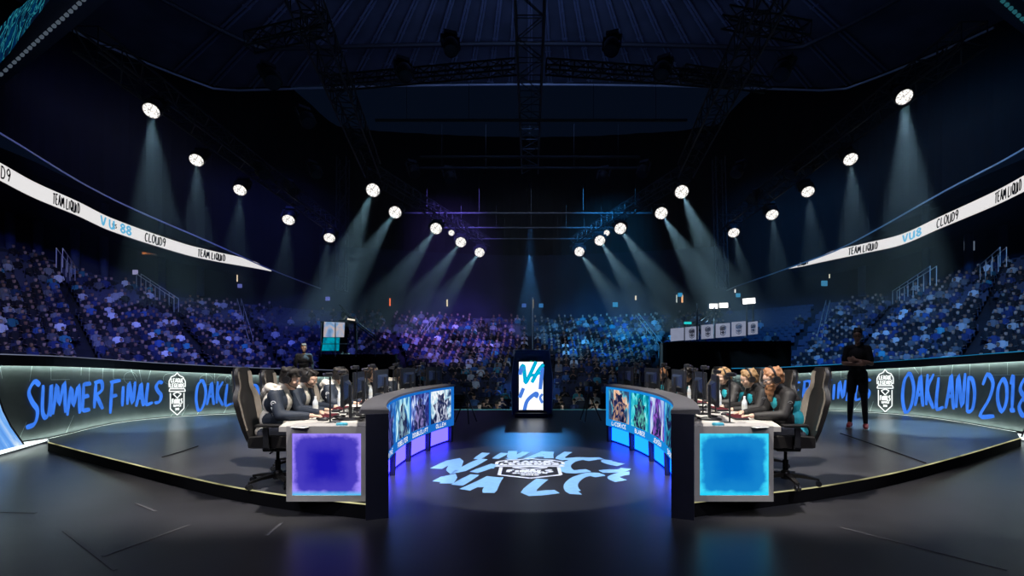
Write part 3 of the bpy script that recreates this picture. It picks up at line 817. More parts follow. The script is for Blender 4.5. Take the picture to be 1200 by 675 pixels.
# ================================================================== DESKS
RA, CXX, CYY, TH = 6.5, 4.67, 7.35, math.radians(20.3)
def arc(side, s, off, z):
    """s 0 (near end) .. 1 (far end) along the desk; off outward from the aisle face"""
    th = -TH + 2*TH*s; r = RA + off
    return Vector((side * -(CXX - r*math.cos(th)) if side > 0 else (CXX - r*math.cos(th)), CYY + r*math.sin(th), z))
def sarc(side, s, off, z):
    p = arc(-1, s, off, z); return Vector((p.x if side < 0 else -p.x, p.y, p.z))
def strip(mb, side, o0, o1, z0, z1, s0=0., s1=1., n=30, zf=None):
    mb.loft([[sarc(side, s, o0, z0), sarc(side, s, o1, z0), sarc(side, s, o1, z1), sarc(side, s, o0, z1)] for s in np.linspace(s0, s1, n)])
NAV, TL = (.01, .03, .12), (.1, .75, .8)
ARTS = {
 -1: [art('picture_a', [(.3, (.005, .02, .08)), (.45, (.01, .18, .4)), (.55, (.1, .6, .8)), (.65, (.65, .85, .95)), (.75, (.5, .05, .04))], 4., 1),
      art('picture_b', [(.3, (.01, .02, .12)), (.42, (.02, .12, .45)), (.55, (.12, .35, .75)), (.68, (.6, .85, .95))], 4.5, 2.3),
      art('picture_c', [(.32, (.01, .03, .14)), (.45, (.04, .2, .5)), (.55, (.3, .7, .85)), (.7, (.8, .95, 1.))], 4., 3.7),
      art('picture_d', [(.3, (.01, .01, .08)), (.45, (.03, .04, .25)), (.55, (.2, .3, .75)), (.66, (.7, .8, .95))], 5., 5.1),
      art('picture_e', [(.33, (.01, .02, .08)), (.44, (.06, .12, .28)), (.52, (.4, .65, .8)), (.64, (.95, .97, 1.))], 4.2, 6.9)],
 1: [art('picture_f', [(.3, (.0, .04, .12)), (.45, (.01, .2, .4)), (.6, (.05, .5, .7)), (.75, (.1, .8, .8))], 4., 8.2),
     art('picture_g', [(.3, (.0, .05, .15)), (.45, (.02, .15, .35)), (.6, (.1, .55, .75)), (.75, (.4, .9, .9))], 4.4, 9.4),
     art('picture_h', [(.3, (.03, .01, .12)), (.43, (.18, .06, .5)), (.55, (.35, .5, .85)), (.68, (.85, .85, .95))], 4., 11.3),
     art('picture_i', [(.3, (.0, .06, .14)), (.42, (.0, .25, .35)), (.55, (.05, .65, .72)), (.68, (.5, .95, .95))], 5., 12.9),
     art('picture_j', [(.33, (.01, .03, .1)), (.45, (.05, .1, .2)), (.53, (.1, .5, .65)), (.6, (.75, .4, .25)), (.7, (1., .8, .6))], 4.2, 14.)]}
NAMES = {-1: ['IMPACT', 'XMITHIE', 'POBELTER', 'DOUBLELIFT', 'OLLEH'], 1: ['ZEYZAL', 'SNEAKY', 'JENSEN', 'BLABER', 'LICORICE']}
FIG = {0: [(-.32, 0), (-.34, .3), (-.22, .55), (-.3, .72), (-.12, .72), (-.1, .86), (0, .95), (.11, .86), (.1, .72), (.33, .66), (.24, .5), (.36, .2), (.3, 0)],
       1: [(-.4, 0), (-.25, .35), (-.4, .6), (-.2, .66), (-.14, .8), (-.2, .98), (0, .88), (.2, .98), (.14, .8), (.18, .68), (.42, .75), (.28, .4), (.38, 0)],
       2: [(-.25, 0), (-.3, .4), (-.16, .62), (-.1, .85), (.05, .97), (.15, .82), (.14, .66), (.3, .52), (.28, .25), (.42, 0)]}
def lightbox_mat(name, inner, edge, low, sx0, sx1, z0, z1):
    m = bpy.data.materials.new(name); m.use_nodes = True; nt = m.node_tree; nt.nodes.remove(nt.nodes['Principled BSDF'])
    N = nt.nodes.new; L = nt.links.new
    tc = N('ShaderNodeTexCoord'); sp_ = N('ShaderNodeSeparateXYZ'); L(tc.outputs['Generated'], sp_.inputs[0])
    def m_(op, a, b=None):
        n = N('ShaderNodeMath'); n.operation = op
        for i, q in enumerate((a, b)):
            if q is None: continue
            if isinstance(q, (int, float)): n.inputs[i].default_value = q
            else: L(q, n.inputs[i])
        return n.outputs[0]
    ax = m_('ABSOLUTE', m_('SUBTRACT', sp_.outputs[0], .5)); az = m_('ABSOLUTE', m_('SUBTRACT', sp_.outputs[2], .5))
    d = m_('POWER', m_('ADD', m_('POWER', ax, 6.), m_('POWER', az, 6.)), 1/6.)
    no = N('ShaderNodeTexNoise'); no.inputs['Scale'].default_value = 7; no.inputs['Detail'].default_value = 3; L(tc.outputs['Generated'], no.inputs['Vector'])
    d2 = m_('ADD', d, m_('MULTIPLY', m_('SUBTRACT', no.outputs['Fac'], .5), .14))
    r = N('ShaderNodeValToRGB'); r.color_ramp.interpolation = 'EASE'; r.color_ramp.elements[0].position = .1; r.color_ramp.elements[0].color = tuple(inner) + (1,)
    r.color_ramp.elements[1].position = .5; r.color_ramp.elements[1].color = tuple(edge) + (1,)
    k = r.color_ramp.elements.new(.41); k.color = tuple(a*.86 + b*.14 for a, b in zip(inner, edge)) + (1,)
    L(d2, r.inputs['Fac'])
    mx = N('ShaderNodeMixRGB'); f = N('ShaderNodeMapRange'); f.inputs['From Min'].default_value = .0; f.inputs['From Max'].default_value = .08; f.inputs['To Min'].default_value = .85; f.inputs['To Max'].default_value = 0.
    L(sp_.outputs[2], f.inputs['Value']); L(f.outputs[0], mx.inputs[0]); L(r.outputs['Color'], mx.inputs[1]); mx.inputs[2].default_value = tuple(low) + (1,)
    e = N('ShaderNodeEmission'); L(mx.outputs[0], e.inputs['Color']); e.inputs['Strength'].default_value = 1.
    L(e.outputs[0], nt.nodes['Material Output'].inputs['Surface'])
    return m
TZ = PZ + .74
def desk(side):
    who = 'navy-jacketed' if side < 0 else 'black-jersey'; tint = 'violet' if side < 0 else 'cyan'
    root = thing('screen_wall', 'curved low screen wall with player pictures and %s underglow, by the %s team' % (tint, who), 'screen wall')
    mb = MB(); strip(mb, side, .03, .17, .285, 1.02); strip(mb, side, .125, .17, 0., .285); mb.build('core', M_black, root)
    # sloping cap: narrow at the far end, broad at the near end
    mb = MB()
    mb.loft([[sarc(side, s, -.02, 1.03), sarc(side, s, .26 - .06*s, 1.03), sarc(side, s, .24 - .06*s, 1.075), sarc(side, s, -.02, 1.06)] for s in np.linspace(-.004, 1.004, 30)])
    mb.build('cap', mat('cap_satin', (.10, .10, .115), rough=.4), root)
    blue = glow('led_blue_%d' % side, (.01, .16, .62) if side < 0 else (.01, .28, .78), .9)
    mb = MB(); strip(mb, side, .0, .03, .30, 1.02); mb.build('led_panel', blue, root)
    for k in range(5):
        s0, s1 = .012 + k*.196, .012 + k*.196 + .178
        mb = MB(); mb.loft([[sarc(side, s, -.004, .43), sarc(side, s, -.004, .985)] for s in np.linspace(s0, s1, 8)], caps=False, closed=False)
        pic = mb.build('picture', ARTS[side][k], root, fix=False)
        fm = lambda a, v, off=-.008: sarc(side, s0 + (s1 - s0)*(a + .5), off, .43 + .555*v)
        ol = FIG[k % 3]; mb = MB()
        ctr = fm(0, .45, -.007); n = len(ol)
        for i in range(n):
            a, b = ol[i], ol[(i+1) % n]; mb.add([ctr, fm(a[0], a[1]*.95 + .01, -.007), fm(b[0], b[1]*.95 + .01, -.007)], [(0, 1, 2)])
        mb.build('figure', art('figure_%d_%d' % (side, k), [(.35, (.004, .008, .03)), (.5, (.02, .03, .12)), (.62, [(.25, .05, .03), (.1, .1, .4), (.3, .5, .6), (.3, .25, .6), (.6, .65, .8)][k] if side < 0 else [(.02, .3, .35), (.02, .3, .4), (.3, .1, .6), (.1, .5, .4), (.5, .3, .2)][k])], 9., k + 3.), pic)
        mb = MB(); wlen = .025*len(NAMES[side][k]) + .03
        a0 = (s0 + s1)/2 - wlen/2/1.0*.55; a1 = (s0 + s1)/2 + wlen/2*.55
        fl_ = (lambda x: x) if side > 0 else (lambda x: x)
        if side < 0: text(mb, NAMES[side][k], a0*4.6, a1*4.6, .335, .40, .015, lambda x, y: sarc(side, x/4.6, -.008, y))
        else: text(mb, NAMES[side][k], -a1*4.6, -a0*4.6, .335, .40, .015, lambda x, y: sarc(side, -x/4.6, -.008, y))
        mb.build('name_lettering', glow('white_led', (.9, .95, 1.), 1.), root)
        mb = MB(); strip(mb, side, .075, .10, .03, .27, s0 + .006, s1 + .006, 8)
        mb.build('underglow_panel', glow('under_%d' % side, (.034, .026, 1.) if side < 0 else (.002, .055, 1.), 9.5), root)
        mb = MB(); mb.loft([[sarc(side, s, o_, z) for o_, z in ((.0, .0), (.06, .0), (.06, .30), (-.01, .30))] for s in (s1 + .002, s1 + .018)]); mb.build('strut', M_black, root)
    mb = MB(); mb.loft([[sarc(side, s, o_, z) for o_, z in ((-.015, 0), (.2, 0), (.2, 1.03), (-.015, 1.03))] for s in (-.012, .006)]); mb.build('end_panel', mat('end_panel_navy', (.012, .014, .03), rough=.4), root)
    # table
    t = thing('player_table', 'long curved light-topped table behind the %s-underlit screen wall' % tint, 'table')
    mb = MB()
    def edge(o_, k, z):                               # square near end, radial far end
        th0 = math.asin((5.125 - CYY)/(RA + o_)); s0 = (th0 + TH)/(2*TH); return sarc(side, s0 + (1 - s0)*k, o_, z)
    mb.loft([[edge(.19, k, TZ - .05), edge(1.02, k, TZ - .05), edge(1.02, k, TZ), edge(.19, k, TZ)] for k in np.linspace(0, 1, 30)]); mb.build('tabletop', M_top, t)
    mb = MB(); strip(mb, side, .21, .24, PZ, TZ - .05, .02, 1, 24); mb.build('modesty_panel', M_black, t)
    mb = MB()
    x0, x1 = sarc(side, 0, .2, 0), sarc(side, 0, 1.02, 0)
    fx = sorted([x0.x, (x1.x)]) ; yf = 5.10
    if side < 0: fx = [-2.415, -1.63]
    else: fx = [1.63, 2.415]
    mb.box(((fx[0]+fx[1])/2, yf + .13, (PZ + TZ)/2 + .005), (fx[1]-fx[0], .22, TZ - PZ + .01))
    mb.build('end_cabinet', M_grey, t)
    mb = MB(); w = .055; 
    for (xa, xb, za, zb) in ((fx[0], fx[1], TZ - .06, TZ + .012), (fx[0], fx[1], PZ + .005, PZ + .065), (fx[0], fx[0] + w, PZ + .065, TZ - .06), (fx[1] - w*.8, fx[1], PZ + .065, TZ - .06)):
        mb.box(((xa+xb)/2, yf, (za+zb)/2), (xb - xa, .05, zb - za))
    mb.build('light_box_frame', M_grey, t)
    mb = MB(); mb.box(((fx[0]+fx[1])/2, yf + .0, (PZ + .065 + TZ - .06)/2), (fx[1] - fx[0] - .09, .03, TZ - PZ - .12))
    lb = mb.build('light_box', lightbox_mat('lightbox_%d' % side, (.012, .008, .42) if side < 0 else (.0, .15, .55), (.36, .26, 1.) if side < 0 else (.05, .72, 1.), (.0, .62, .85) if side < 0 else (.0, .6, .95), 0, 1, 0, 1), t)
    mb = MB()
    for s in (.35, .68, .97): mb.loft([[sarc(side, s + d, o_, z) for o_, z in ((.3, PZ), (.9, PZ), (.9, TZ - .05), (.3, TZ - .05))] for d in (0, .01)])
    mb.build('support_panel', M_black, t)
desk(-1); desk(1)

# ================================================================== FURNITURE AND PLAYERS
M_chair = mat('chair_black', (.014, .013, .013), rough=.42, bump=.1, scale=20)
M_chairg = mat('chair_taupe', (.20, .175, .15), rough=.5, vary=.1, bump=.15, scale=18)
def make_chair():
    root = thing('gaming_chair', 'x', 'chair')
    mb = MB(); mb.lathe([(.05, .06), (.06, .1), (.05, .14), (.03, .16)], n=14)
    mb.build('hub', M_chair, root, True)
    for k in range(5):
        a = 2*PI*k/5 + .3; u = Vector((math.cos(a), math.sin(a), 0)); v = Vector((-u.y, u.x, 0))
        mb = MB(); mb.loft([[u*r + v*w + Vector((0, 0, z1)), u*r - v*w + Vector((0, 0, z1)), u*r - v*w*.8 + Vector((0, 0, z0)), u*r + v*w*.8 + Vector((0, 0, z0))] for r, w, z0, z1 in ((.03, .035, .085, .13), (.2, .026, .08, .112), (.33, .018, .066, .086))])
        lg = mb.build('base_leg', M_chair, root)
        mb = MB()
        for s in (-1, 1): mb.cyl(u*.33 + v*(.008*s) + Vector((0, 0, .03)), u*.33 + v*(.026*s) + Vector((0, 0, .03)), .03, n=14)
        mb.cyl(u*.33 + Vector((0, 0, .04)), u*.33 + Vector((0, 0, .08)), .009, n=8); mb.build('caster', M_fix, lg, True)
    mb = MB(); mb.cyl((0, 0, .14), (0, 0, .27), .03, n=14); mb.cyl((0, 0, .27), (0, 0, .4), .018, n=12); mb.build('gas_post', mat('post_black', (.02, .02, .02), rough=.25, metal=.8), root, True)
    mb = MB(); mb.bbox((0, 0, .405), (.26, .2, .05), .012); mb.cyl((0, -.1, .4), (.02, -.26, .39), .008); mb.build('tilt_mechanism', M_fix, root)
    def cushion_ring(x, w, z0, z1, bol):   # cross-section in y-z at x
        return [Vector((x, y, z)) for y, z in ((-w, z0 + .02), (-w*.7, z0), (w*.7, z0), (w, z0 + .02), (w, z1 + bol), (w*.82, z1 + bol + .012), (w*.68, z1), (0, z1 - .008), (-w*.68, z1), (-w*.82, z1 + bol + .012), (-w, z1 + bol))]
    mb = MB(); mb.loft([cushion_ring(x, w, z0, z1, b) for x, w, z0, z1, b in ((-.24, .2, .45, .5, .02), (-.22, .23, .43, .52, .035), (0, .26, .43, .525, .05), (.18, .265, .43, .53, .04), (.26, .25, .44, .525, .02), (.285, .23, .465, .505, .005))])
    mb.build('seat', [M_chair], root, True)
    # back rest: rings up the spine
    prof = [(0, .15), (.08, .2), (.2, .235), (.36, .255), (.5, .275), (.6, .28), (.68, .235), (.74, .175), (.8, .165), (.88, .175), (.95, .16), (1., .11)]
    def bring(t, w, th, dx=0., k=1.):
        z = .46 + .86*t; x = -.235 - .17*t - .03*math.sin(t*PI) + dx
        b = .055 * (1 - abs(t - .5)*.8)
        return [Vector((x + p, y, z)) for p, y in ((-th, -w*.55), (-th*1.2, 0), (-th, w*.55), (-th*.2 + b*.3, w), (b, w*.97), (b*.9, w*.8), (.018, w*.62), (.01, 0), (.018, -w*.62), (b*.9, -w*.8), (b, -w*.97), (-th*.2 + b*.3, -w))]
    mb = MB(); mb.loft([bring(t, w, .05) for t, w in prof]); mb.build('backrest', M_chair, root, True)
    mb = MB()
    for s in (-1, 1):
        rr = []
        for t, w in prof[2:-1]:
            z = .46 + .86*t; x = -.235 - .17*t - .03*math.sin(t*PI); b = .055*(1 - abs(t - .5)*.8)
            rr.append([Vector((x + b + .006, s*w*.96, z)), Vector((x + b + .004, s*w*.80, z)), Vector((x + .026, s*w*.64, z)), Vector((x + b*.2, s*w*.8, z))])
        mb.loft(rr)
    mb.build('side_bolster', M_chairg, root, True)
    mb = MB()
    for t, w in ((.0, .0),):
        rr = []
        for tt in (.68, .74, .8, .88, .95):
            w_ = dict(prof)[tt]; z = .46 + .86*tt; x = -.235 - .17*tt - .03*math.sin(tt*PI)
            rr.append([Vector((x - .066, -w_*.5, z)), Vector((x - .075, 0, z)), Vector((x - .066, w_*.5, z)), Vector((x - .04, w_*.4, z)), Vector((x - .04, -w_*.4, z))])
        mb.loft(rr)
    mb.build('head_panel', M_chairg, root, True)
    mb = MB(); mb.ell((-.30 - .135, 0, 1.17), (.012, .045, .06)); mb.build('badge', mat('badge_white', (.7, .7, .68)), root, True)
    for s in (-1, 1):
        mb = MB(); mb.box((.0, .29*s, .46), (.07, .06, .03)); mb.bbox((.0, .315*s, .57), (.06, .03, .22), .008); mb.build('arm_post', M_fix, root)
        mb = MB(); mb.bbox((.03, .31*s, .70), (.27, .085, .03), .012); mb.build('arm_pad', M_chair, root, True)
    return root

def make_monitor():
    root = thing('monitor', 'x', 'monitor')     # screen faces -X
    mb = MB(); mb.bbox((0, 0, .33), (.03, .56, .34), .006); mb.build('housing', M_fix, root)
    mb = MB(); mb.loft([[Vector((.014, a, b)), Vector((.014, a, b + h)), Vector((.014, -a, b + h)), Vector((.014, -a, b))] if k == 0 else [Vector((.05, a*.7, b + .03)), Vector((.05, a*.7, b + h - .03)), Vector((.05, -a*.7, b + h - .03)), Vector((.05, -a*.7, b + .03))] for k, (a, b, h) in enumerate(((.2, .23, .2), (.2, .23, .2)))])
    mb.build('back_bulge', mat('monitor_back', (.02, .03, .06), rough=.3), root)
    mb = MB(); mb.box((-.0165, 0, .33), (.002, .53, .31)); mb.build('display', art('game_picture', [(.35, (.02, .05, .03)), (.5, (.08, .2, .22)), (.65, (.5, .7, .9))], 14., 2., .8) if 'game' not in MATS else MATS['game'], root)
    mb = MB(); mb.bbox((.06, 0, .2), (.03, .07, .38), .008); mb.build('stand_neck', M_fix, root)
    mb = MB(); mb.lathe([(.12, .0), (.125, .008), (.11, .018), (.03, .022)], c=(.05, 0, 0), n=20); mb.build('stand_base', M_fix, root, True)
    return root
def make_keyboard():
    root = thing('keyboard', 'x', 'keyboard')
    mb = MB(); mb.bbox((0, 0, .012), (.15, .38, .022), .005); mb.build('case', M_fix, root)
    mb = MB()
    for i in range(5):
        for j in range(14): mb.box((-.056 + i*.028, -.17 + j*.026, .027), (.021, .02, .009))
    mb.build('keys', glow('key_glow', (.35, .08, .1), .5), root)
    return root
def make_mouse():
    root = thing('mouse', 'x', 'mouse')
    mb = MB(); mb.ell((0, 0, .012), (.06, .032, .026)); mb.build('shell', M_fix, root, True)
    mb = MB(); mb.cyl((.02, 0, .036), (.035, 0, .034), .005); mb.build('scroll_wheel', M_grey, root)
    return root
def make_bottle():
    root = thing('water_bottle', 'x', 'bottle')
    mb = MB(); mb.lathe([(.028, .0), (.032, .01), (.031, .06), (.028, .08), (.032, .1), (.031, .15), (.013, .19), (.013, .2)], n=16); mb.build('body', mat('bottle_plastic', (.75, .8, .85), rough=.15), root, True)
    mb = MB(); mb.cyl((0, 0, .2), (0, 0, .222), .014, n=12); mb.build('screw_cap', mat('cap_white', (.85, .85, .85)), root, True)
    mb = MB(); mb.cyl((0, 0, .065), (0, 0, .115), .0325, n=16, caps=False); mb.build('wrap_label', mat('wrap_white', (.8, .82, .8)), root, True)
    return root
def make_webcam():
    root = thing('camera_on_pole', 'x', 'camera')
    mb = MB(); mb.lathe([(.06, 0), (.06, .01), (.012, .02)], n=14); mb.cyl((0, 0, .01), (0, 0, .54), .009, n=8); mb.build('pole', M_fix, root, True)
    mb = MB(); mb.bbox((-.01, 0, .57), (.07, .05, .05), .01); mb.build('camera_body', M_fix, root)
    mb = MB(); mb.cyl((-.045, 0, .57), (-.07, 0, .565), .02, n=14); mb.build('lens_barrel', mat('lens_dark', (.03, .03, .05), rough=.1), root, True)
    return root

# ---- hands: palm + four curled fingers + thumb, added to a body builder
def hand(m, w, d, side_, up=Vector((0, 0, 1)), curl=.35, grip=False):
    """w wrist point, d pointing direction, side_ = vector from palm middle to the thumb side"""
    w = Vector(w); d = Vector(d).normalized(); s = Vector(side_).normalized(); u = s.cross(d) if s.cross(d).dot(up) > 0 else d.cross(s)
    pc = w + d*.055
    m.cap(w + d*.005, w + d*.03, .026, .028)
    for k in (-1.5, -.5, .5, 1.5): m.cap(w + d*.025 + s*(k*.012), w + d*.085 + s*(k*.019), .014, .0125)
    for k, L in ((1.5, .072), (.5, .082), (-.5, .076), (-1.5, .06)):
        b = w + d*.088 + s*(k*.02); c1 = b + (d*math.cos(curl) - u*math.sin(curl))*L*.45; c2 = c1 + (d*math.cos(curl*2.4) - u*math.sin(curl*2.4))*L*.32
        c3 = c2 + (d*math.cos(curl*3.2) - u*math.sin(curl*3.2))*L*.23
        m.chain([b, c1, c2, c3], [.0105, .0098, .009, .008])
    t0 = w + d*.028 + s*.026; t1 = t0 + (d*.6 + s*.75 - u*.15).normalized()*.038; t2 = t1 + (d*.9 + s*.25 - u*.25).normalized()*.032
    m.chain([t0, t1, t2], [.0145, .012, .0095])

def head_mb(m, c, rot_y=0., face=1.):
    """head looking +X about centre c, pitch rot_y"""
    M = Matrix.Rotation(rot_y, 3, 'Y'); c = Vector(c)
    q = lambda x, y, z: c + M @ Vector((x, y, z))
    def e(p, r): m.ell(q(*p), r, rot=(0, rot_y, 0))
    e((-.012, 0, .025), (.1, .078, .095)); e((.02, 0, -.03), (.075, .062, .085)); e((.045, 0, -.075), (.042, .042, .035))
    e((.03, 0, .03), (.072, .068, .06)); e((.088, 0, -.005), (.018, .012, .028)); e((.1, 0, -.02), (.016, .014, .011))
    e((.082, 0, .032), (.014, .045, .012)); e((.082, 0, -.052), (.013, .026, .008)); e((.079, 0, -.064), (.013, .022, .007))
    for s in (-1, 1):
        e((-.005, .078*s, -.005), (.02, .01, .03)); e((.055, .042*s, -.02), (.03, .02, .025))
    return q, M

SEAT = dict(hip=(-.03, 0, .58), waist=(-.02, 0, .74), chest=(.02, 0, .92), neck=(.08, 0, 1.075), head=(.16, 0, 1.18))
def seated_body(lean=0., hz=0.):
    m = MB(); L = lambda p: Vector((p[0] + lean*(p[2] - .58)*1.4, p[1], p[2] - abs(lean)*.02*(p[2] > .8)))
    m.ell(L(SEAT['hip']), (.13, .165, .11)); m.ell(L(SEAT['waist']), (.11, .15, .14)); m.ell(L(SEAT['chest']), (.115, .17, .15), rot=(0, .25, 0))
    m.cap(L((.055, -.13, 1.03)), L((.055, .13, 1.03)), .055, .055)
    m.cap(L(SEAT['neck']), L((.12, 0, 1.14)), .056, .052)
    hc = L(SEAT['head']); q, M = head_mb(m, hc, .28)
    J = {}
    for s in (-1, 1):
        m.chain([(-.04, .1*s, .56), (.38, .13*s, .57)], [.095, .062]); m.chain([(.38, .13*s, .57), (.4, .13*s, .33), (.42, .13*s, .1)], [.06, .055, .038])
        m.chain([(.4, .13*s, .07), (.5, .135*s, .04), (.57, .14*s, .03)], [.042, .036, .026])
        sh = L((.055, .185*s, 1.01)); el = Vector((.14 + lean*.2, .255*s, .80)); wr = Vector((.42 + lean*.1, .17*s, .785))
        m.chain([sh, el, wr], [.052, .042, .027]); J[s] = (sh, el, wr)
        hand(m, wr, (1, -.15*s, -.04), (0, -s, 0), curl=.28)
    return m, J, hc, L
SKINS = {'light': mat('skin_light', (.62, .40, .30), rough=.45, vary=.08), 'tan': mat('skin_tan', (.52, .31, .21), rough=.45, vary=.08)}
def cached(fn, store={}):
    return fn
mbody, J, HC, LN = seated_body()
BODY = remesh(mbody, .0075, 2); BODY.name = 'seated_body'
def body_copy(skin):
    me = BODY.copy(); me.materials.append(skin); return me
def jacket_mesh():
    m = MB(); L = LN
    m.ell(L((-.06, 0, .60)), (.155, .19, .1)); m.ell(L(SEAT['waist']), (.145, .185, .15)); m.ell(L(SEAT['chest']), (.15, .2, .165), rot=(0, .25, 0))
    m.cap(L((.05, -.135, 1.025)), L((.05, .135, 1.025)), .075, .075)
    m.cap(L((.07, 0, 1.07)), L((.085, 0, 1.1)), .075, .068)
    for s in (-1, 1):
        sh, el, wr = J[s]; m.chain([sh, sh.lerp(el, .5) + Vector((0, 0, -.004)), el, el.lerp(wr, .5), wr - Vector((.02, 0, 0))], [.074, .066, .062, .052, .042])
    return remesh(m, .011, 2)
JK = jacket_mesh()
def jersey_mesh():
    return JK
PANT = None
m = MB()
for s in (-1, 1):
    m.chain([(-.05, .1*s, .56), (.38, .13*s, .575)], [.112, .08]); m.chain([(.38, .13*s, .57), (.41, .13*s, .33), (.425, .13*s, .1)], [.078, .066, .058])
m.ell((-.06, 0, .57), (.15, .185, .1))
PANT = remesh(m, .014, 2)
SHOES = []
for s in (-1, 1):
    m = MB(); m.chain([(.38, .13*s, .06), (.48, .135*s, .045), (.57, .14*s, .035)], [.052, .046, .036]); m.box((.48, .135*s, .012), (.25, .085, .022))
    SHOES.append(remesh(m, .01, 2)); SHOES[-1].materials.append(mat('shoe_dark', (.03, .03, .035), rough=.5))
def in_head(P):                                            # head-local frame
    return Matrix.Translation(HC) @ Matrix.Rotation(.28, 4, 'Y')
HM = in_head(0)
def hair_mesh(kind, voxel=.009):
    m = MB(); R = random.Random(kind)
    e = lambda p, r, rot=None: m.ell(p, r, rot)
    e((-.025, 0, .045), (.108, .09, .1)); e((-.06, 0, -.0), (.07, .08, .085))
    if kind == 0:      # thick fringe falling forward
        for i in range(26):
            a = R.uniform(-2.6, 2.6); r = R.uniform(.04, .1)
            m.ell((-.02 + .09*math.cos(a), .08*math.sin(a), .07 + R.uniform(-.03, .045)), (.035, .025, .03), rot=(R.uniform(-1, 1),)*3)
        for y in (-.05, -.02, .01, .04): m.cap((.05, y, .12), (.092, y*1.2, .068), .02, .010)
    elif kind == 1:    # short back and sides, swept top
        for y in (-.045, -.015, .015, .045): m.cap((-.05, y, .13), (.075, y, .105), .025, .018)
    elif kind == 2:    # curly
        for i in range(40):
            a = R.uniform(-2.7, 2.7); z = R.uniform(.02, .13); k = math.sqrt(max(.05, 1 - ((z - .03)/.13)**2))
            m.ell((-.025 + .1*k*math.cos(a) if abs(a) > .7 else .06*k, .088*k*math.sin(a), z), R.uniform(.014, .022))
    elif kind == 3:    # long swept back with tail
        m.chain([(-.09, 0, .05), (-.12, 0, -.05), (-.11, .01, -.16), (-.09, .02, -.24)], [.05, .045, .038, .018])
        for y in (-.04, 0, .04): m.cap((-.03, y, .125), (.065, y, .085), .025, .012)
    me = remesh(m, voxel, 1)
    # cut the face free
    bm = bmesh.new(); bm.from_mesh(me)
    dl = [v for v in bm.verts if (v.co.x > .045 and v.co.z < .045 and kind != 0) or (v.co.x > .04 and v.co.z < .05) or v.co.z < -.09 and kind != 3]
    bmesh.ops.delete(bm, geom=dl, context='VERTS'); bm.to_mesh(me); bm.free()
    return me
HAIRS = {k: hair_mesh(k) for k in range(4)}
def beard_mesh():
    m = MB(); m.ell((.05, 0, -.085), (.06, .06, .05)); m.ell((.075, 0, -.13), (.045, .045, .06)); m.ell((.085, 0, -.19), (.028, .028, .055)); m.ell((.04, 0, -.05), (.055, .07, .035))
    return remesh(m, .008, 1)
BEARD = beard_mesh()
M_badge = glow('patch_white', (.5, .5, .5), .3)
def headset(parent, col=(.012, .012, .014)):
    mt = mat('headset_black', col, rough=.35)
    pts = [(-.012, .097*math.cos(a), .03 + .118*math.sin(a)) for a in np.linspace(-.1, PI + .1, 17)]
    mb = MB(); mb.tube([HM @ Vector(p) for p in pts], .013, 8); hs = mb.build('headset', mt, parent, True)
    for s in (-1, 1):
        mb = MB(); mb.cyl(HM @ Vector((-.008, .078*s, .0)), HM @ Vector((-.008, .118*s, .0)), .046, .040, n=18); mb.build('ear_cup', mt, hs, True)
    mb = MB(); mb.tube([HM @ Vector(p) for p in ((.0, -.1, -.02), (.05, -.095, -.055), (.095, -.06, -.07))], .005, 6); mb.ell(HM @ Vector((.1, -.05, -.07)), .012); mb.build('microphone', mt, hs, True)
def place_head(me, name, mt, parent):
    m2 = me.copy(); m2.transform(HM); m2.materials.clear(); m2.materials.append(mt); return link(name, m2, parent)
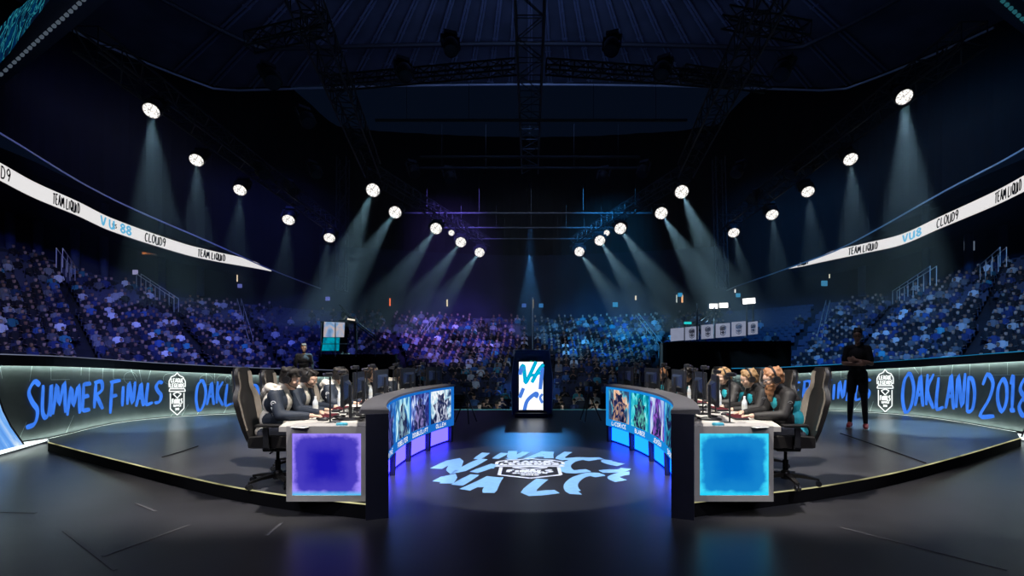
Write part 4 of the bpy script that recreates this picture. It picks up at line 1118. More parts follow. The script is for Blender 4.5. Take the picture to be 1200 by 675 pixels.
def make_player(side, idx, label, hair, hair_mat, skin='light', beard=False, glasses=False, loc=(0, 0, 0), rz=0.):
    root = thing('person', label, 'person', loc, rz)
    body = link('body', body_copy(SKINS[skin]), root)
    j = JK.copy(); j.name = 'jacket'
    if side < 0:
        A, B = mat('jacket_navy', (.010, .018, .036), rough=.7, bump=.2, scale=10), mat('jacket_cream', (.62, .58, .52), rough=.8, bump=.2, scale=10)
        rule = lambda c: 1 if (abs(c.y) < .155 and (c.x < .02 + (c.z - .6)*.12 or abs(c.y) < .07)) or c.z > 1.075 or (abs(c.y) < .12 and c.z < .62) or c.x > .385 and False else 0
    else:
        A, B = mat('jersey_black', (.010, .009, .010), rough=.65, bump=.2, scale=10), mat('jersey_cyan', (.02, .42, .52), rough=.7, bump=.15, scale=10)
        rule = lambda c: 1 if (abs(c.y) < .2 and c.x < -.02 + (c.z - .6)*.1 and c.z < .95) or (abs(c.y) < .1 and c.x > .15 and c.z < .98 and c.z > .7) else 0
    paint(j, [A, B], rule); link('jacket' if side < 0 else 'jersey', j, root)
    p = PANT.copy(); p.materials.append(M_jean); link('trousers', p, root)
    for q_ in SHOES: link('shoe', q_, root)
    if side < 0:
        mb = MB(); mb.tube([LN(Vector((.0 - .05*math.cos(a)*1.4, .1*math.sin(a), 1.07 + .025*math.cos(a)))) for a in np.linspace(-2.3, 2.3, 13)], [.022, .03, .038, .042, .046, .05, .052, .05, .046, .042, .038, .03, .022], 10)
        mb.ell(LN(Vector((-.085, 0, 1.05))), (.065, .1, .06)); hd = remesh(mb, .012, 2); hd.materials.append(B); link('hood', hd, root)
    # arm patches
    for s in (-1, 1):
        sh, el, wr = J[s]; c = sh.lerp(el, .35) + Vector((-.005, .069*s, 0)); mb = MB()
        fm = lambda x, y: Vector((c.x + x*s*-1, c.y - (abs(x)*.12 + abs(y)*.02)*s, c.z + y))
        mb.loft([[fm(.028*math.cos(t), .028*math.sin(t)), fm(.019*math.cos(t), .019*math.sin(t))] for t in np.linspace(0, 5.2, 12)], caps=False, closed=False)
        mb.box(fm(0, 0), (.02, .004, .008)); mb.box(fm(.0, -.05), (.05, .004, .01)); mb.box(fm(.0, -.066), (.035, .004, .007))
        mb.build('sleeve_patch', M_badge if side > 0 else mat('patch_grey', (.75, .78, .8), rough=.6), root)
    h = place_head(HAIRS[hair], 'hair', hair_mat, root)
    if beard: place_head(BEARD, 'beard', hair_mat, root)
    for s in (-1, 1):
        mb = MB(); mb.ell(HM @ Vector((.083, .03*s, .012)), .0105); mb.m(1); mb.ell(HM @ Vector((.0915, .03*s, .011)), .0045); mb.build('eye', [mat('eye_white', (.8, .8, .8), rough=.2), M_hair[0]], root, True)
    if glasses:
        mb = MB()
        for s in (-1, 1):
            mb.tube([HM @ Vector((.108, .032*s + .024*math.cos(t), .012 + .018*math.sin(t))) for t in np.linspace(0, 2*PI, 13)], .003, 5)
            mb.tube([HM @ Vector((.106, .055*s, .015)), HM @ Vector((.0, .082*s, .015))], .003, 5)
        mb.build('glasses', M_fix, root)
    headset(root)
    return root

mon0, kb0, ms0, bt0, wc0, ch0 = make_monitor(), make_keyboard(), make_mouse(), make_bottle(), make_webcam(), make_chair()
first = {}
def place(src, loc, rz, label, group=None):
    o = src if src.name not in first else dup(src); first[src.name] = 1
    o.location = loc; o.rotation_euler = (0, 0, rz); o['label'] = label
    if group: o['group'] = group
    elif 'group' in o: del o['group']
    return o
HX = {-1: [(-2.72, 5.82), (-2.90, 6.72), (-2.86, 7.72), (-2.70, 8.7), (-2.46, 9.65)], 1: [(2.76, 5.82), (2.88, 6.74), (2.92, 7.72), (2.68, 8.7), (2.48, 9.65)]}
red = mat('hair_ginger', (.34, .16, .075), rough=.55); fair = M_hair[2]; drk = M_hair[0]; brn = M_hair[1]
PL = {-1: [('player with thick dark fringe in navy and cream hooded jacket, nearest the violet light box', 0, drk, 'light', 0, 0),
           ('player with short swept dark hair in navy jacket, beside the fringe-haired player', 1, drk, 'light', 0, 0),
           ('dark-haired navy-jacketed player third from the violet light box, leaning at the table', 0, drk, 'tan', 0, 0),
           ('navy-jacketed player fourth from the violet light box, half hidden by monitors', 1, brn, 'light', 0, 0),
           ('navy-jacketed player at the far end of the violet-lit table', 1, drk, 'light', 0, 0)],
      1: [('player with ginger hair, long beard and glasses in black jersey, nearest the cyan light box', 2, red, 'light', 1, 1),
          ('fair curly-haired player in black and cyan jersey next to the bearded player', 2, fair, 'light', 0, 0),
          ('fair-haired black-jersey player third from the cyan light box, behind a monitor', 1, fair, 'light', 0, 0),
          ('dark-haired black-jersey player fourth from the cyan light box', 0, drk, 'tan', 0, 0),
          ('ginger short-haired black-jersey player at the far end of the cyan-lit table', 1, red, 'light', 0, 0)]}
pos5 = ['nearest the %s light box', 'second from the %s light box', 'third from the %s light box', 'fourth from the %s light box', 'farthest from the %s light box']
for side in (-1, 1):
    tint = 'violet' if side < 0 else 'cyan'
    for i, (hx, hy) in enumerate(HX[side]):
        s = min(max((hy - 5.1) / 4.5, 0), 1); th = -TH + 2*TH*s
        # facing the aisle: +X rotated by arc angle on the left, mirrored on the right
        rz = -th*.35 if side < 0 else PI + th*.35
        drop = (0, .04, .05, .07, .1)[i]
        R_ = Matrix.Rotation(rz, 3, 'Z'); off = R_ @ Vector((HC.x, 0, 0))
        px_, py_ = hx - off.x, hy - off.y
        lab = PL[side][i]
        make_player(side, i, lab[0], lab[1], lab[2], lab[3], lab[4], lab[5], (px_, py_, PZ + .0 - drop*0), rz).scale = (1, 1, 1 - drop*.8)
        cpos = Vector((px_, py_, PZ)) + R_ @ Vector((.02, 0, 0))
        ps = pos5[i] % tint
        c = place(ch0, cpos, rz, 'high-backed black gaming chair %s' % ps); c.scale = (1.0, 1.0, (1.0 if i == 0 else .96))
        # monitor at table, hands' reach
        mp = sarc(side, s, .43, TZ)
        ty = th if side < 0 else PI - th
        mo = place(mon0, mp, -th if side < 0 else PI + th, 'slim black monitor %s' % ps)
        kp = Vector((px_, py_, TZ + .008)) + R_ @ Vector((.565, .03, 0)); kp.z = TZ
        place(kb0, kp, rz, 'black keyboard under the hands of the player %s' % ps)
        mp2 = Vector((px_, py_, TZ)) + R_ @ Vector((.60, -.27, 0)); mp2.z = TZ
        place(ms0, mp2, rz, 'black computer mouse %s' % ps)
        wp = sarc(side, min(s + .1, .99), .36, TZ); place(wc0, wp, rz, 'small pole camera just past the monitor %s' % ps)
        wp = sarc(side, max(s - .06, .02), .55, TZ); wc = place(wc0, wp, rz + .3, 'small pole camera on the near side of the monitor %s' % ps)
        wc.scale = (1, 1, .9)
        bp = sarc(side, min(s + .12, .98), .86, TZ); place(bt0, bp, 0, 'clear water bottle beside the player %s' % ps)
        mb = MB(); R2 = random.Random(i*3 + side)
        for k in range(3):
            a = sarc(side, s + R2.uniform(-.05, .1), .3 + .1*k, TZ + .008)
            pts = [a + Vector((R2.uniform(-.1, .1), q*.07, (0 if 0 < q < 6 else 0) + R2.uniform(0, .02))) for q in range(7)]
            mb.tube(pts, .006, 6)
        o = mb.build('cable_tangle', M_fix, smooth=True); tag(o, 'loose black cables behind the monitor %s' % ps, 'cables')
# a few snacks/boxes on near table ends
for side in (-1, 1):
    tint = 'violet' if side < 0 else 'cyan'
    for k, (s, off, d, c) in enumerate([(.045, .42, (.10, .07, .035), (.05, .35, .5)), (.06, .78, (.16, .2, .006), (.75, .75, .72))]):
        mb = MB(); p = sarc(side, s, off, TZ + d[2]/2 + .001); mb.bbox((0, 0, 0), d, min(d)*.3); o = mb.build('interface_box' if k == 0 else 'paper_sheet', mat('tbl_%d' % k, c)); o.location = p; o.rotation_euler = (0, 0, .3*side)
        tag(o, ('small teal interface box near the %s light box' if k == 0 else 'white paper sheet on the table corner over the %s light box') % tint, 'box' if k == 0 else 'paper')

# ================================================================== STANDING PEOPLE
def stander(name_label, loc, rz, H, skin, folded=True, hairk=3, hair_mat=None, shoe=(.5, .07, .06), stance=.05):
    k = H / 1.72
    m = MB(); S = lambda *p: Vector(p) * 1.
    m.ell((0, 0, .93), (.11, .155, .12)); m.ell((0, 0, 1.08), (.095, .13, .12)); m.ell((.0, 0, 1.25), (.105, .155, .15)); m.cap((0, -.12, 1.38), (0, .12, 1.38), .05, .05)
    m.cap((0, 0, 1.4), (.015, 0, 1.49), .05, .048); hc = Vector((.03, 0, 1.59)); head_mb(m, hc, .1)
    AR = {}
    for s in (-1, 1):
        hip = Vector((0, .085*s, .9)); kn = Vector((.03 + (.04 if s > 0 else -.02), .1*s + stance*.4*s, .48)); an = Vector((-.02 + (.08 if s > 0 else -.04), .1*s + stance*.8*s, .09))
        m.chain([hip, kn, an], [.085, .055, .038]); m.chain([an + Vector((0, 0, -.03)), an + Vector((.1, .01*s, -.055)), an + Vector((.17, .015*s, -.062))], [.042, .034, .026])
        sh = Vector((0, .175*s, 1.37)); 
        if folded: el = Vector((.06, .24*s, 1.12)); wr = Vector((.2, -.01*s, 1.14 + .035*s)); hd = (.2, -1.*s, .12)
        else: el = Vector((-.02, .23*s, 1.1)); wr = Vector((.06, .22*s, .87)); hd = (.15, 0, -1)
        m.chain([sh, el, wr], [.05, .04, .026]); AR[s] = (sh, el, wr)
        hand(m, wr, hd, (.0, 0, 1) if folded else (1, 0, 0), up=Vector((1, 0, 0)), curl=.3)
        AR[s] = (sh, el, wr, hip, kn, an)
    body = remesh(m, .009, 2); body.materials.append(skin)
    root = thing('person', name_label, 'person', loc, rz); root.scale = (k*.84, k*.84, k) if folded else (k, k, k)
    link('body', body, root)
    bl = mat('shirt_black_cotton', (.010, .010, .013), rough=.8, bump=.15)
    m = MB(); m.ell((0, 0, .95), (.135, .18, .1)); m.ell((0, 0, 1.08), (.12, .155, .14)); m.ell((0, 0, 1.25), (.13, .18, .16)); m.cap((0, -.13, 1.375), (0, .13, 1.375), .066, .066)
    for s in (-1, 1):
        sh, el, wr = AR[s][:3]; m.chain([sh, sh.lerp(el, .75)], [.068, .062])
        if not folded: m.chain([sh, el, wr], [.068, .055, .045])
    me = remesh(m, .012, 2); me.materials.append(bl); link('shirt', me, root)
    m = MB(); m.ell((0, 0, .92), (.13, .175, .1))
    for s in (-1, 1):
        hip, kn, an = AR[s][3:]; m.chain([hip, hip.lerp(kn, .6)], [.1, .085]) if folded else m.chain([hip, kn, an], [.1, .075, .06])
    me = remesh(m, .012, 2); me.materials.append(mat('shorts_black', (.008, .008, .012), rough=.85)); link('shorts' if folded else 'trousers', me, root)
    if folded:
        m = MB()
        for s in (-1, 1):
            hip, kn, an = AR[s][3:]; m.chain([hip, kn, kn.lerp(an, .45), an + Vector((0, 0, .02))], [.092, .062, .056, .043])
        me = remesh(m, .011, 2); me.materials.append(mat('leggings_black', (.012, .012, .016), rough=.6)); link('leggings', me, root)
    for s in (-1, 1):
        m = MB(); an = AR[s][5]; m.chain([an + Vector((-.02, 0, -.03)), an + Vector((.09, .01*s, -.045)), an + Vector((.17, .015*s, -.055))], [.052, .046, .036])
        me = remesh(m, .01, 2); me.materials.append(mat('shoe_%d' % int(shoe[0]*100), shoe, rough=.6)); sh_ = link('shoe', me, root)
        mb = MB(); mb.bbox(an + Vector((.075, .008*s, -.08)), (.29, .1, .022), .008)
        mb.build('shoe_sole', mat('sole_white', (.6, .58, .55)), sh_)
    hm = Matrix.Translation(hc) @ Matrix.Rotation(.1, 4, 'Y')
    me = HAIRS[hairk].copy(); me.transform(hm); me.materials.clear(); me.materials.append(hair_mat or drk); link('hair', me, root)
    mb = MB()
    for s in (-1, 1):
        mb.tube([hm @ Vector((.108, .032*s + .024*math.cos(t), .012 + .018*math.sin(t))) for t in np.linspace(0, 2*PI, 13)], .0035, 5)
        mb.tube([hm @ Vector((.106, .055*s, .015)), hm @ Vector((.0, .082*s, .015))], .0035, 5)
    mb.build('glasses', M_fix, root)
    return root
p = at_z(1005, 502, PZ)
stander('person in black with folded arms, dark tied hair and red sneakers standing before the barrier', (p.x, p.y, PZ), PI + .95, 117/F*p.y/1.0, mat('skin_dim', (.42, .24, .17), rough=.5))
p = at_y(356, 404, 16.)
stander('bearded person in dark shirt and glasses standing behind the barrier near the lit scaffold screen', (p.x, p.y, p.z - 1.76), -PI/2 + .5, 1.78, SKINS['tan'], False, 1, brn, (.02, .02, .021))
mb = MB(); mb.bbox((p.x, p.y, (p.z - 1.76 - 1.3)/2 ), (1.6, 1.2, (p.z - 1.76) + 1.3), .02); o = mb.build('crew_riser', M_black); tag(o, 'black riser box under the bearded crew person behind the barrier', 'riser')

# ================================================================== CENTRE PIECES
ky = 13.5
root = thing('screen_totem', 'tall portrait screen with blue brush strokes standing on a black plinth at the stage centre', 'screen', (0.03, ky, 0))
mb = MB(); mb.bbox((0, 0, .055), (.84, .5, .11), .01); mb.build('plinth', M_black, root)
mb = MB(); mb.box((0, .03, .80), (.70, .12, 1.36)); mb.box((0, .03, .14), (.62, .16, .08)); mb.build('housing', M_black, root)
mb = MB(); mb.box((0, -.035, .805), (.635, .01, 1.275)); mb.build('display', glow('totem_white', (.88, .93, 1.), 1.25), root)
def kb(x, y): return abs(x) < .315 and .17 < y < 1.44
fmk = lambda x, y: Vector((x, -.043, y))
teal = glow('brush_teal', (.0, .42, .72), 1.); blu = glow('brush_blue', (.06, .2, .72), 1.)
mb = MB(); stroke(mb, [(-.27, 1.28), (-.2, 1.33), (-.16, 1.02), (-.12, .92), (.13, 1.45)], .105, fmk, .2, keep=kb); stroke(mb, [(.02, .9), (.2, 1.22), (.33, 1.38)], .105, fmk, .2, keep=kb); stroke(mb, [(-.1, 1.05), (.25, 1.15)], .07, fmk, .2, keep=kb); mb.build('brush_marks', teal, root)
mb = MB(); stroke(mb, [(-.29, 1.1), (-.25, 1.3), (-.2, 1.2)], .105, fmk, .2, keep=kb); stroke(mb, [(.3, 1.3), (.24, .72)], .105, fmk, .2, keep=kb); stroke(mb, [(-.3, .5), (-.2, .75)], .105, fmk, .2, keep=kb)
stroke(mb, [(-.18, .15), (-.1, .42), (.1, .6), (.16, .58), (.12, .5)], .105, fmk, .2, keep=kb); stroke(mb, [(.3, .6), (.24, .5), (.3, .36)], .07, fmk, .2, keep=kb); mb.build('brush_marks', blu, root)
mb = MB(); mb.box((.0, -.04, 1.465), (.05, .01, .018)); mb.build('power_light', glow('green_led', (.0, .7, .25), 1.), root)
# tall dark case behind
root = thing('display_case', 'tall dark flared case with pale edges standing right behind the portrait screen', 'case', (0.06, ky + .75, 0))
mb = MB(); prof = [(.54, 0, .3), (.56, .75, .32), (.56, 1.0, .32), (.47, 1.76, .27)]
mb.loft([[Vector((-w, -d, z)), Vector((w, -d, z)), Vector((w, d, z)), Vector((-w, d, z))] for w, z, d in prof]); mb.build('shell', mat('case_navy', (.05, .17, .34), rough=.4), root)
mb = MB()
for s in (-1, 1): mb.tube([Vector((s*w, -d - .01, z)) for w, z, d in prof], .009, 5)
mb.tube([Vector((-.47, -.28, 1.76)), Vector((.47, -.28, 1.76))], .009, 5); mb.build('edge_trim', mat('trim_pale', (.8, .9, 1.), rough=.5), root)
mb = MB(); mb.cyl((.14, 27.2, -1.3), (.14, 27.2, 4.7), .035, n=8); o = mb.build('signal_pole', mat('pole_pale', (.5, .55, .6), metal=.5, rough=.4)); tag(o, 'thin pale vertical pole rising behind the dark case up to the curtain hem', 'pole')

# floor graphic: projected gobo light laid down as paint
FC = Vector((0, 7.22, 0)); FR = 1.36
_n = [0]
def fmf(x, y):
    _n[0] += 1; return Vector((FC.x + x, FC.y + y, .003 + (_n[0]//4)*2.5e-6))
kf = lambda x, y: math.hypot(x, y) < FR and not (abs(x) < .5 and -.55 < y < .72)
root = thing('floor_gobo', 'round pale blue brush graphic with white emblem on the floor between the tables', 'floor graphic')
mb = MB(); text(mb, 'FINALS', -1.38, 1.3, .70, 1.5, .17, fmf, brush=.5, slant=.5, keep=kf)
text(mb, 'NA', -1.42, -.25, -.2, .75, .22, fmf, brush=.5, slant=.4, keep=kf); text(mb, 'CS', .42, 1.42, -.15, .78, .2, fmf, brush=.5, slant=.4, keep=kf)
text(mb, 'NA LCS', -1.32, 1.28, -1.25, -.3, .2, fmf, brush=.5, slant=.55, keep=kf)
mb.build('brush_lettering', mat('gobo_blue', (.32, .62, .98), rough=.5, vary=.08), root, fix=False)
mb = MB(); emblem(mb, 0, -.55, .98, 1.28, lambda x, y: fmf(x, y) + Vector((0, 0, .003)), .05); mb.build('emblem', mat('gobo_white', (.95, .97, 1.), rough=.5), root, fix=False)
for o_ in root.children: o_.data.update()

# tripods
def tripod(loc, label, rz):
    root = thing('camera_tripod', label, 'tripod', loc, rz); root.scale = (.8, .8, .74)
    for k in range(3):
        a = 2*PI*k/3; mb = MB(); mb.tube([(0, 0, .95), (.38*math.cos(a), .38*math.sin(a), .02)], .02, 7); mb.build('leg', M_fix, root, True)
    mb = MB(); mb.cyl((0, 0, .85), (0, 0, 1.15), .03); mb.build('centre_post', M_fix, root, True)
    mb = MB(); mb.bbox((0, 0, 1.24), (.32, .14, .16), .02); mb.cyl((-.16, 0, 1.24), (-.3, 0, 1.24), .05, n=12); mb.build('camera', M_fix, root, True)
p = at_z(547, 496, 0); tripod((p.x, p.y, 0), 'black camera tripod standing just past the far end of the violet-lit screen wall', .8)
p = at_z(690, 494, 0); tripod((p.x, p.y, 0), 'black camera tripod standing just past the far end of the cyan-lit screen wall', 2.2)

# scaffold with drape and white flags (right)
Yr = 20.
def X(px, Y=Yr): return (px - CX)/F*Y
root = thing('camera_riser', 'big black-draped camera riser with white banner panels below the three bright lamps', 'riser')
A, B = Vector((X(786), Yr + .6, 0)), Vector((X(927, 19), 19., 0))
mb = MB(); mb.prism([(A.x, A.y, -1.29), (B.x, B.y, -1.29), (B.x + .5, B.y + 3, -1.29), (A.x + .5, A.y + 3, -1.29)], (0, 0, 3.45)); mb.build('draped_base', M_cloth, root)
pan = [(786, 801.5, 385, 400), (803, 818.5, 383.5, 399), (822, 837, 381, 397.5), (839, 855.5, 379.5, 396), (857.5, 874, 377.5, 394.5), (877, 888, 377.5, 392.5)]
for i, (xa, xb, ya, yb) in enumerate(pan):
    Ya = A.lerp(B, (xa - 786)/141).y - .1; Yb = A.lerp(B, (xb - 786)/141).y - .1
    p0, p1, p2, p3 = at_y(xa, yb, Ya), at_y(xb, yb - 1.2, Yb), at_y(xb, ya - 1.2, Yb), at_y(xa, ya, Ya)
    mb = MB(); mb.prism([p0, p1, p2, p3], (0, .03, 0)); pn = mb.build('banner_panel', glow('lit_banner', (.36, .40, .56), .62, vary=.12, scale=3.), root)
    if i not in (0,):
        fm = lambda x, y: p0.lerp(p1, x).lerp(p3.lerp(p2, x), y) + Vector((0, -.01, 0))
        mb = MB(); emblem(mb, .5, .12, .42, .76, fm, .035) if i != 5 else emblem(mb, .5, .1, .5, .76, fm, .04); mb.build('emblem', mat('banner_ink', (.03, .05, .12)), pn, fix=False)
for i, (px, pt, pb) in enumerate(((817, 356, 398), (837, 360, 396), (875, 357, 393), (882.5, 357, 392))):
    mb = MB(); mb.cyl(at_y(px, pb, 19.9), at_y(px, pt, 19.9), .035, n=8); mb.build('upright', M_alu, root, True)
mb = MB(); a, b = at_y(822, 377, 20.4), at_y(835, 366, 20.4); mb.cyl(a, b, .04); mb.cyl(at_y(828, 378, 20.4), at_y(838, 368, 20.4), .03); mb.build('boom', M_alu, root)
mb = MB(); mb.box(at_y(806, 378.5, 20.3), (.28, .05, .09)); mb.build('teal_screen', glow('teal_scr', (.02, .6, .6), 1.), root)
for i, (xa, xb, y0, y1, t) in enumerate(((831.5, 841, 356, 361.5, 0), (843, 853, 355, 360.5, .03), (870.5, 885, 349.5, 356, .08))):
    root = thing('flood_lamp', ['white flood lamp panel at the nearer end of the pair over the banners', 'white flood lamp panel beside another, second of the pair over the banners', 'widest white flood lamp panel, on its own pole beside the pair'][i], 'flood lamp')
    c = at_y((xa+xb)/2, (y0+y1)/2, 19.9); w = (xb-xa)/F*19.9; h = (y1-y0)/F*19.9
    mb = MB(); mb.bbox(c + Vector((0, .06, 0)), (w + .04, .1, h + .04), .01, rot=(0, -t, 0)); mb.build('housing', M_fix, root)
    mb = MB(); mb.box(c, (w, .02, h), rot=(0, -t, 0)); mb.build('lamp_face', glow('flood_white', (1., .97, .95), 2.2), root)
# left scaffold
root = thing('crew_scaffold', 'black-draped crew riser behind the left-hand barrier end carrying a bright screen', 'riser')
mb = MB(); mb.prism([(X(374), 20, -1.29), (X(442), 20, -1.29), (X(442), 23, -1.29), (X(374), 23, -1.29)], (0, 0, 2.95)); mb.build('draped_base', M_cloth, root)
mb = MB()
for px in (376, 393, 417, 440): mb.cyl(at_y(px, 418, 19.95), at_y(px, 378, 19.95), .02, n=6)
mb.cyl(at_y(374, 403, 19.95), at_y(442, 403, 19.95), .015, n=6); mb.build('guard_rail', M_alu, root)
root = thing('scaffold_screen', 'small bright screen showing a pale face above teal blocks on the left-hand crew riser', 'screen')
mb = MB(); c = at_y(390, 394, 20.3); mb.box(c + Vector((0, .05, 0)), (1., .08, 1.2)); mb.build('housing', M_fix, root)
mb = MB(); mb.prism([at_y(379, 395, 20.28), at_y(403, 395, 20.28), at_y(404, 378, 20.28), at_y(380, 377, 20.28)], (0, .01, 0)); mb.build('display', art('pale_face', [(.35, (.1, .25, .5)), (.5, (.3, .45, .7)), (.62, (.6, .5, .5))], 2.5, 4., .8), root)
mb = MB(); mb.prism([at_y(377, 411, 20.28), at_y(397, 411, 20.28), at_y(398, 395.5, 20.28), at_y(379, 395.5, 20.28)], (0, .01, 0)); mb.build('lower_display', art('teal_blocks', [(.35, (.0, .1, .2)), (.55, (.0, .3, .42)), (.65, (.0, .35, .5))], 2., 6., .8), root)
# jib camera on the left scaffold
root = thing('camera_jib', 'long black camera jib with a lit head reaching over the left-hand crew riser', 'camera crane')
mb = MB(); mb.tube([at_y(398, 357, 20.6), at_y(414, 374, 20.6), at_y(441, 395, 20.6)], .035, 6); mb.tube([at_y(400, 362, 20.6), at_y(415, 378, 20.6), at_y(441, 399, 20.6)], .025, 6); mb.build('arm', M_rig, root, True)
mb = MB(); mb.bbox(at_y(412, 376, 20.5), (.42, .3, .2), .03); mb.build('camera_head', M_fix, root)
mb = MB(); mb.bbox(at_y(411.5, 374.5, 20.3), (.3, .05, .06), .01, rot=(0, .15, 0)); mb.build('lamp', glow('jib_lamp', (.9, .8, .65), 1.1), root)
mb = MB(); mb.cyl(at_y(418, 410, 20.6), at_y(416, 378, 20.6), .05); mb.build('post', M_rig, root, True)
# cameraman at the left scaffold
p = at_y(399, 417, 20.15)
stander('crew person in black standing at the bright scaffold screen under the jib', (p.x, p.y + .3, 1.66), 1.2, 1.66, SKINS['tan'], False, 1, drk, (.021, .02, .02))

# aisle handrails, exit lights and section signs
def wallpt(px, py, d=1.35):
    u = min(np.linspace(.2, 13.8, 500), key=lambda t: abs(to_px(out(t, d, 5))[0] - px)); return at_y(px, py, out(u, d, 5).y)
def rail(pts, label):
    mb = MB()
    a, b = Vector(pts[0]), Vector(pts[1])
    for d in (0, .3):
        o_ = Vector((d, 0, 0)); mb.cyl(a + o_, b + o_, .025, n=6)
        for k in range(5): q = a.lerp(b, k/4) + o_; mb.cyl(q, q - Vector((0, 0, .9)), .018, n=5)
    o = mb.build('hand_rail', mat('rail_pale', (.75, .75, .7), rough=.3, metal=.3), smooth=True); tag(o, label, 'handrail')
for (xa, ya, xb, yb, u_, lb) in ((66, 291, 86, 316, 0, 'pale aisle handrail highest in the left-hand stand'), (160, 321, 204, 350, 0, 'pale aisle handrail in the middle of the left-hand stand'),
                       (278, 350, 291, 396, 0, 'steep pale aisle handrail at the far end of the left-hand stand'), (494, 389, 508, 371, 0, 'pale aisle handrail in the purple-lit far stand'),
                       (745, 369, 772, 404, 0, 'pale aisle handrail in the cyan-lit far stand'), (968, 352, 958, 392, 0, 'steep pale aisle handrail at the far end of the right-hand stand'),
                       (1046, 341, 1090, 312, 0, 'pale aisle handrail in the middle of the right-hand stand'), (1143, 315, 1172, 290, 0, 'pale aisle handrail highest in the right-hand stand')):
    def hit(px, py):                                      # where the sight line meets the tiers (1.0 m above)
        best = None
        for Yk in np.linspace(9, 41, 600):
            q = at_y(px, py, Yk)
            # nearest row depth by radial search
            for rr in (0,):
                pass
            u = min(UU, key=lambda t: abs(((bowl(t, 9).x) * q.y - q.x * bowl(t, 9).y)))
            # fraction along the radial line
            f, t = bowl(u, 0), bowl(u, NR); L_ = math.hypot(t.x - f.x, t.y - f.y)
            k = ((q.x - f.x)*(t.x - f.x) + (q.y - f.y)*(t.y - f.y)) / L_**2
            if 0 <= k <= 1 and q.z - 1.0 <= rz_(u, NR*k): return q
        return at_y(px, py, 24)
    rail([hit(xa, ya), hit(xb, yb)], lb)
for i, (px, py, w, h, c, lb) in enumerate([(457, 354, 1.2, 9, (1., .16, .05), 'red exit light'), (524, 355, 1.4, 8, (.75, .62, .4), 'warm doorway light'), (624.5, 356, 1.3, 10, (.75, .62, .4), 'warm doorway light by the pale pole'), (745, 349, 1.5, 5, (.75, .65, .5), 'warm doorway light'),
        (793, 350, .8, 9, (.6, .65, .6), 'pale doorway light'), (799.5, 350, 1.8, 9, (.9, .45, .2), 'orange doorway light'), (861.5, 341, 1.3, 4, (.8, .75, .7), 'pale lamp'), (278, 323, .9, 14, (.75, .6, .4), 'warm doorway light over the far end of the left-hand stand'), (972, 320, .8, 12, (.6, .6, .45), 'warm doorway light over the far end of the right-hand stand')]):
    p = wallpt(px, py); mb = MB(); k = p.y/F
    mb.bbox((0, 0, 0), (w*k, .06, h*k), .01); o = mb.build('doorway_light', glow('door_%d' % i, c, 1.2)); o.location = p
    tag(o, '%s under the curtain at column %s of the far wall' % (lb, ['one', 'two', 'three', 'four', 'five', 'six', 'seven', 'eight', 'nine'][i]) if 'over' not in lb and 'by' not in lb else lb, 'wall light')
for i, (px, py, w, c, lb) in enumerate([(281, 335, 5, (.12, .14, .45), 'violet'), (384, 350, 5, (.12, .14, .5), 'violet'), (158.5, 319, 6, (.3, .28, .5), 'pale violet'), (614, 358, 5, (.05, .12, .4), 'blue'), (634, 358, 5, (.04, .2, .5), 'blue'), (721, 357, 6, (.03, .3, .6), 'cyan'),
        (797, 345.5, 5, (.03, .35, .7), 'cyan'), (865, 346, 5, (.05, .3, .55), 'cyan'), (966, 332, 7, (.05, .25, .45), 'cyan'), (1136, 288, 12, (.12, .16, .22), 'grey'), (985, 315, 6, (.02, .1, .2), 'dim blue')]):
    p = wallpt(px, py, 1.3); mb = MB(); k = p.y/F
    mb.bbox((0, 0, 0), (w*k, .06, w*k*.9), .01); o = mb.build('section_sign', glow('sect_%d' % i, c, .8)); o.location = p
    tag(o, '%s square section sign above the seats, %s' % (lb, ['at the far end of the left-hand stand', 'right over the bright scaffold screen', 'beside the middle handrail on the left-hand side', 'just left of the pale centre pole', 'just right of the pale centre pole', 'over the cyan-lit far stand', 'beside the orange doorway light', 'above the widest flood lamp', 'at the far end of the right-hand stand', 'high in the right-hand stand', 'just under the ribbon board end'][i]), 'sign')
# orange concourse tv
root = thing('concourse_screen', 'dim orange television glowing under the ribbon board in the left-hand concourse', 'television')
p = wallpt(171, 293); mb = MB(); mb.bbox(p + Vector((0, .06, 0)), (1.5, .06, .7), .01); mb.build('housing', M_fix, root)
mb = MB(); mb.box(p, (1.4, .01, .6)); mb.build('display', art('orange_pic', [(.4, (.02, .01, .02)), (.6, (.5, .16, .04))], 3., 3., .8), root)
# concourse columns
for i, px in enumerate((12, 45, 88, 122, 190, 235, 1010, 1085, 1135, 1175)):
    mb = MB(); p = wallpt(px, 300, 1.2); mb.cyl((p.x, p.y, p.z - 3), (p.x, p.y, p.z + 3.5), .25, n=10)
    o = mb.build('concourse_column', mat('column_blue', (.05, .07, .14), rough=.8), smooth=True); tag(o, 'dim round column of the concourse behind the ribbon board', 'column', 'round concourse columns behind the ribbon boards')

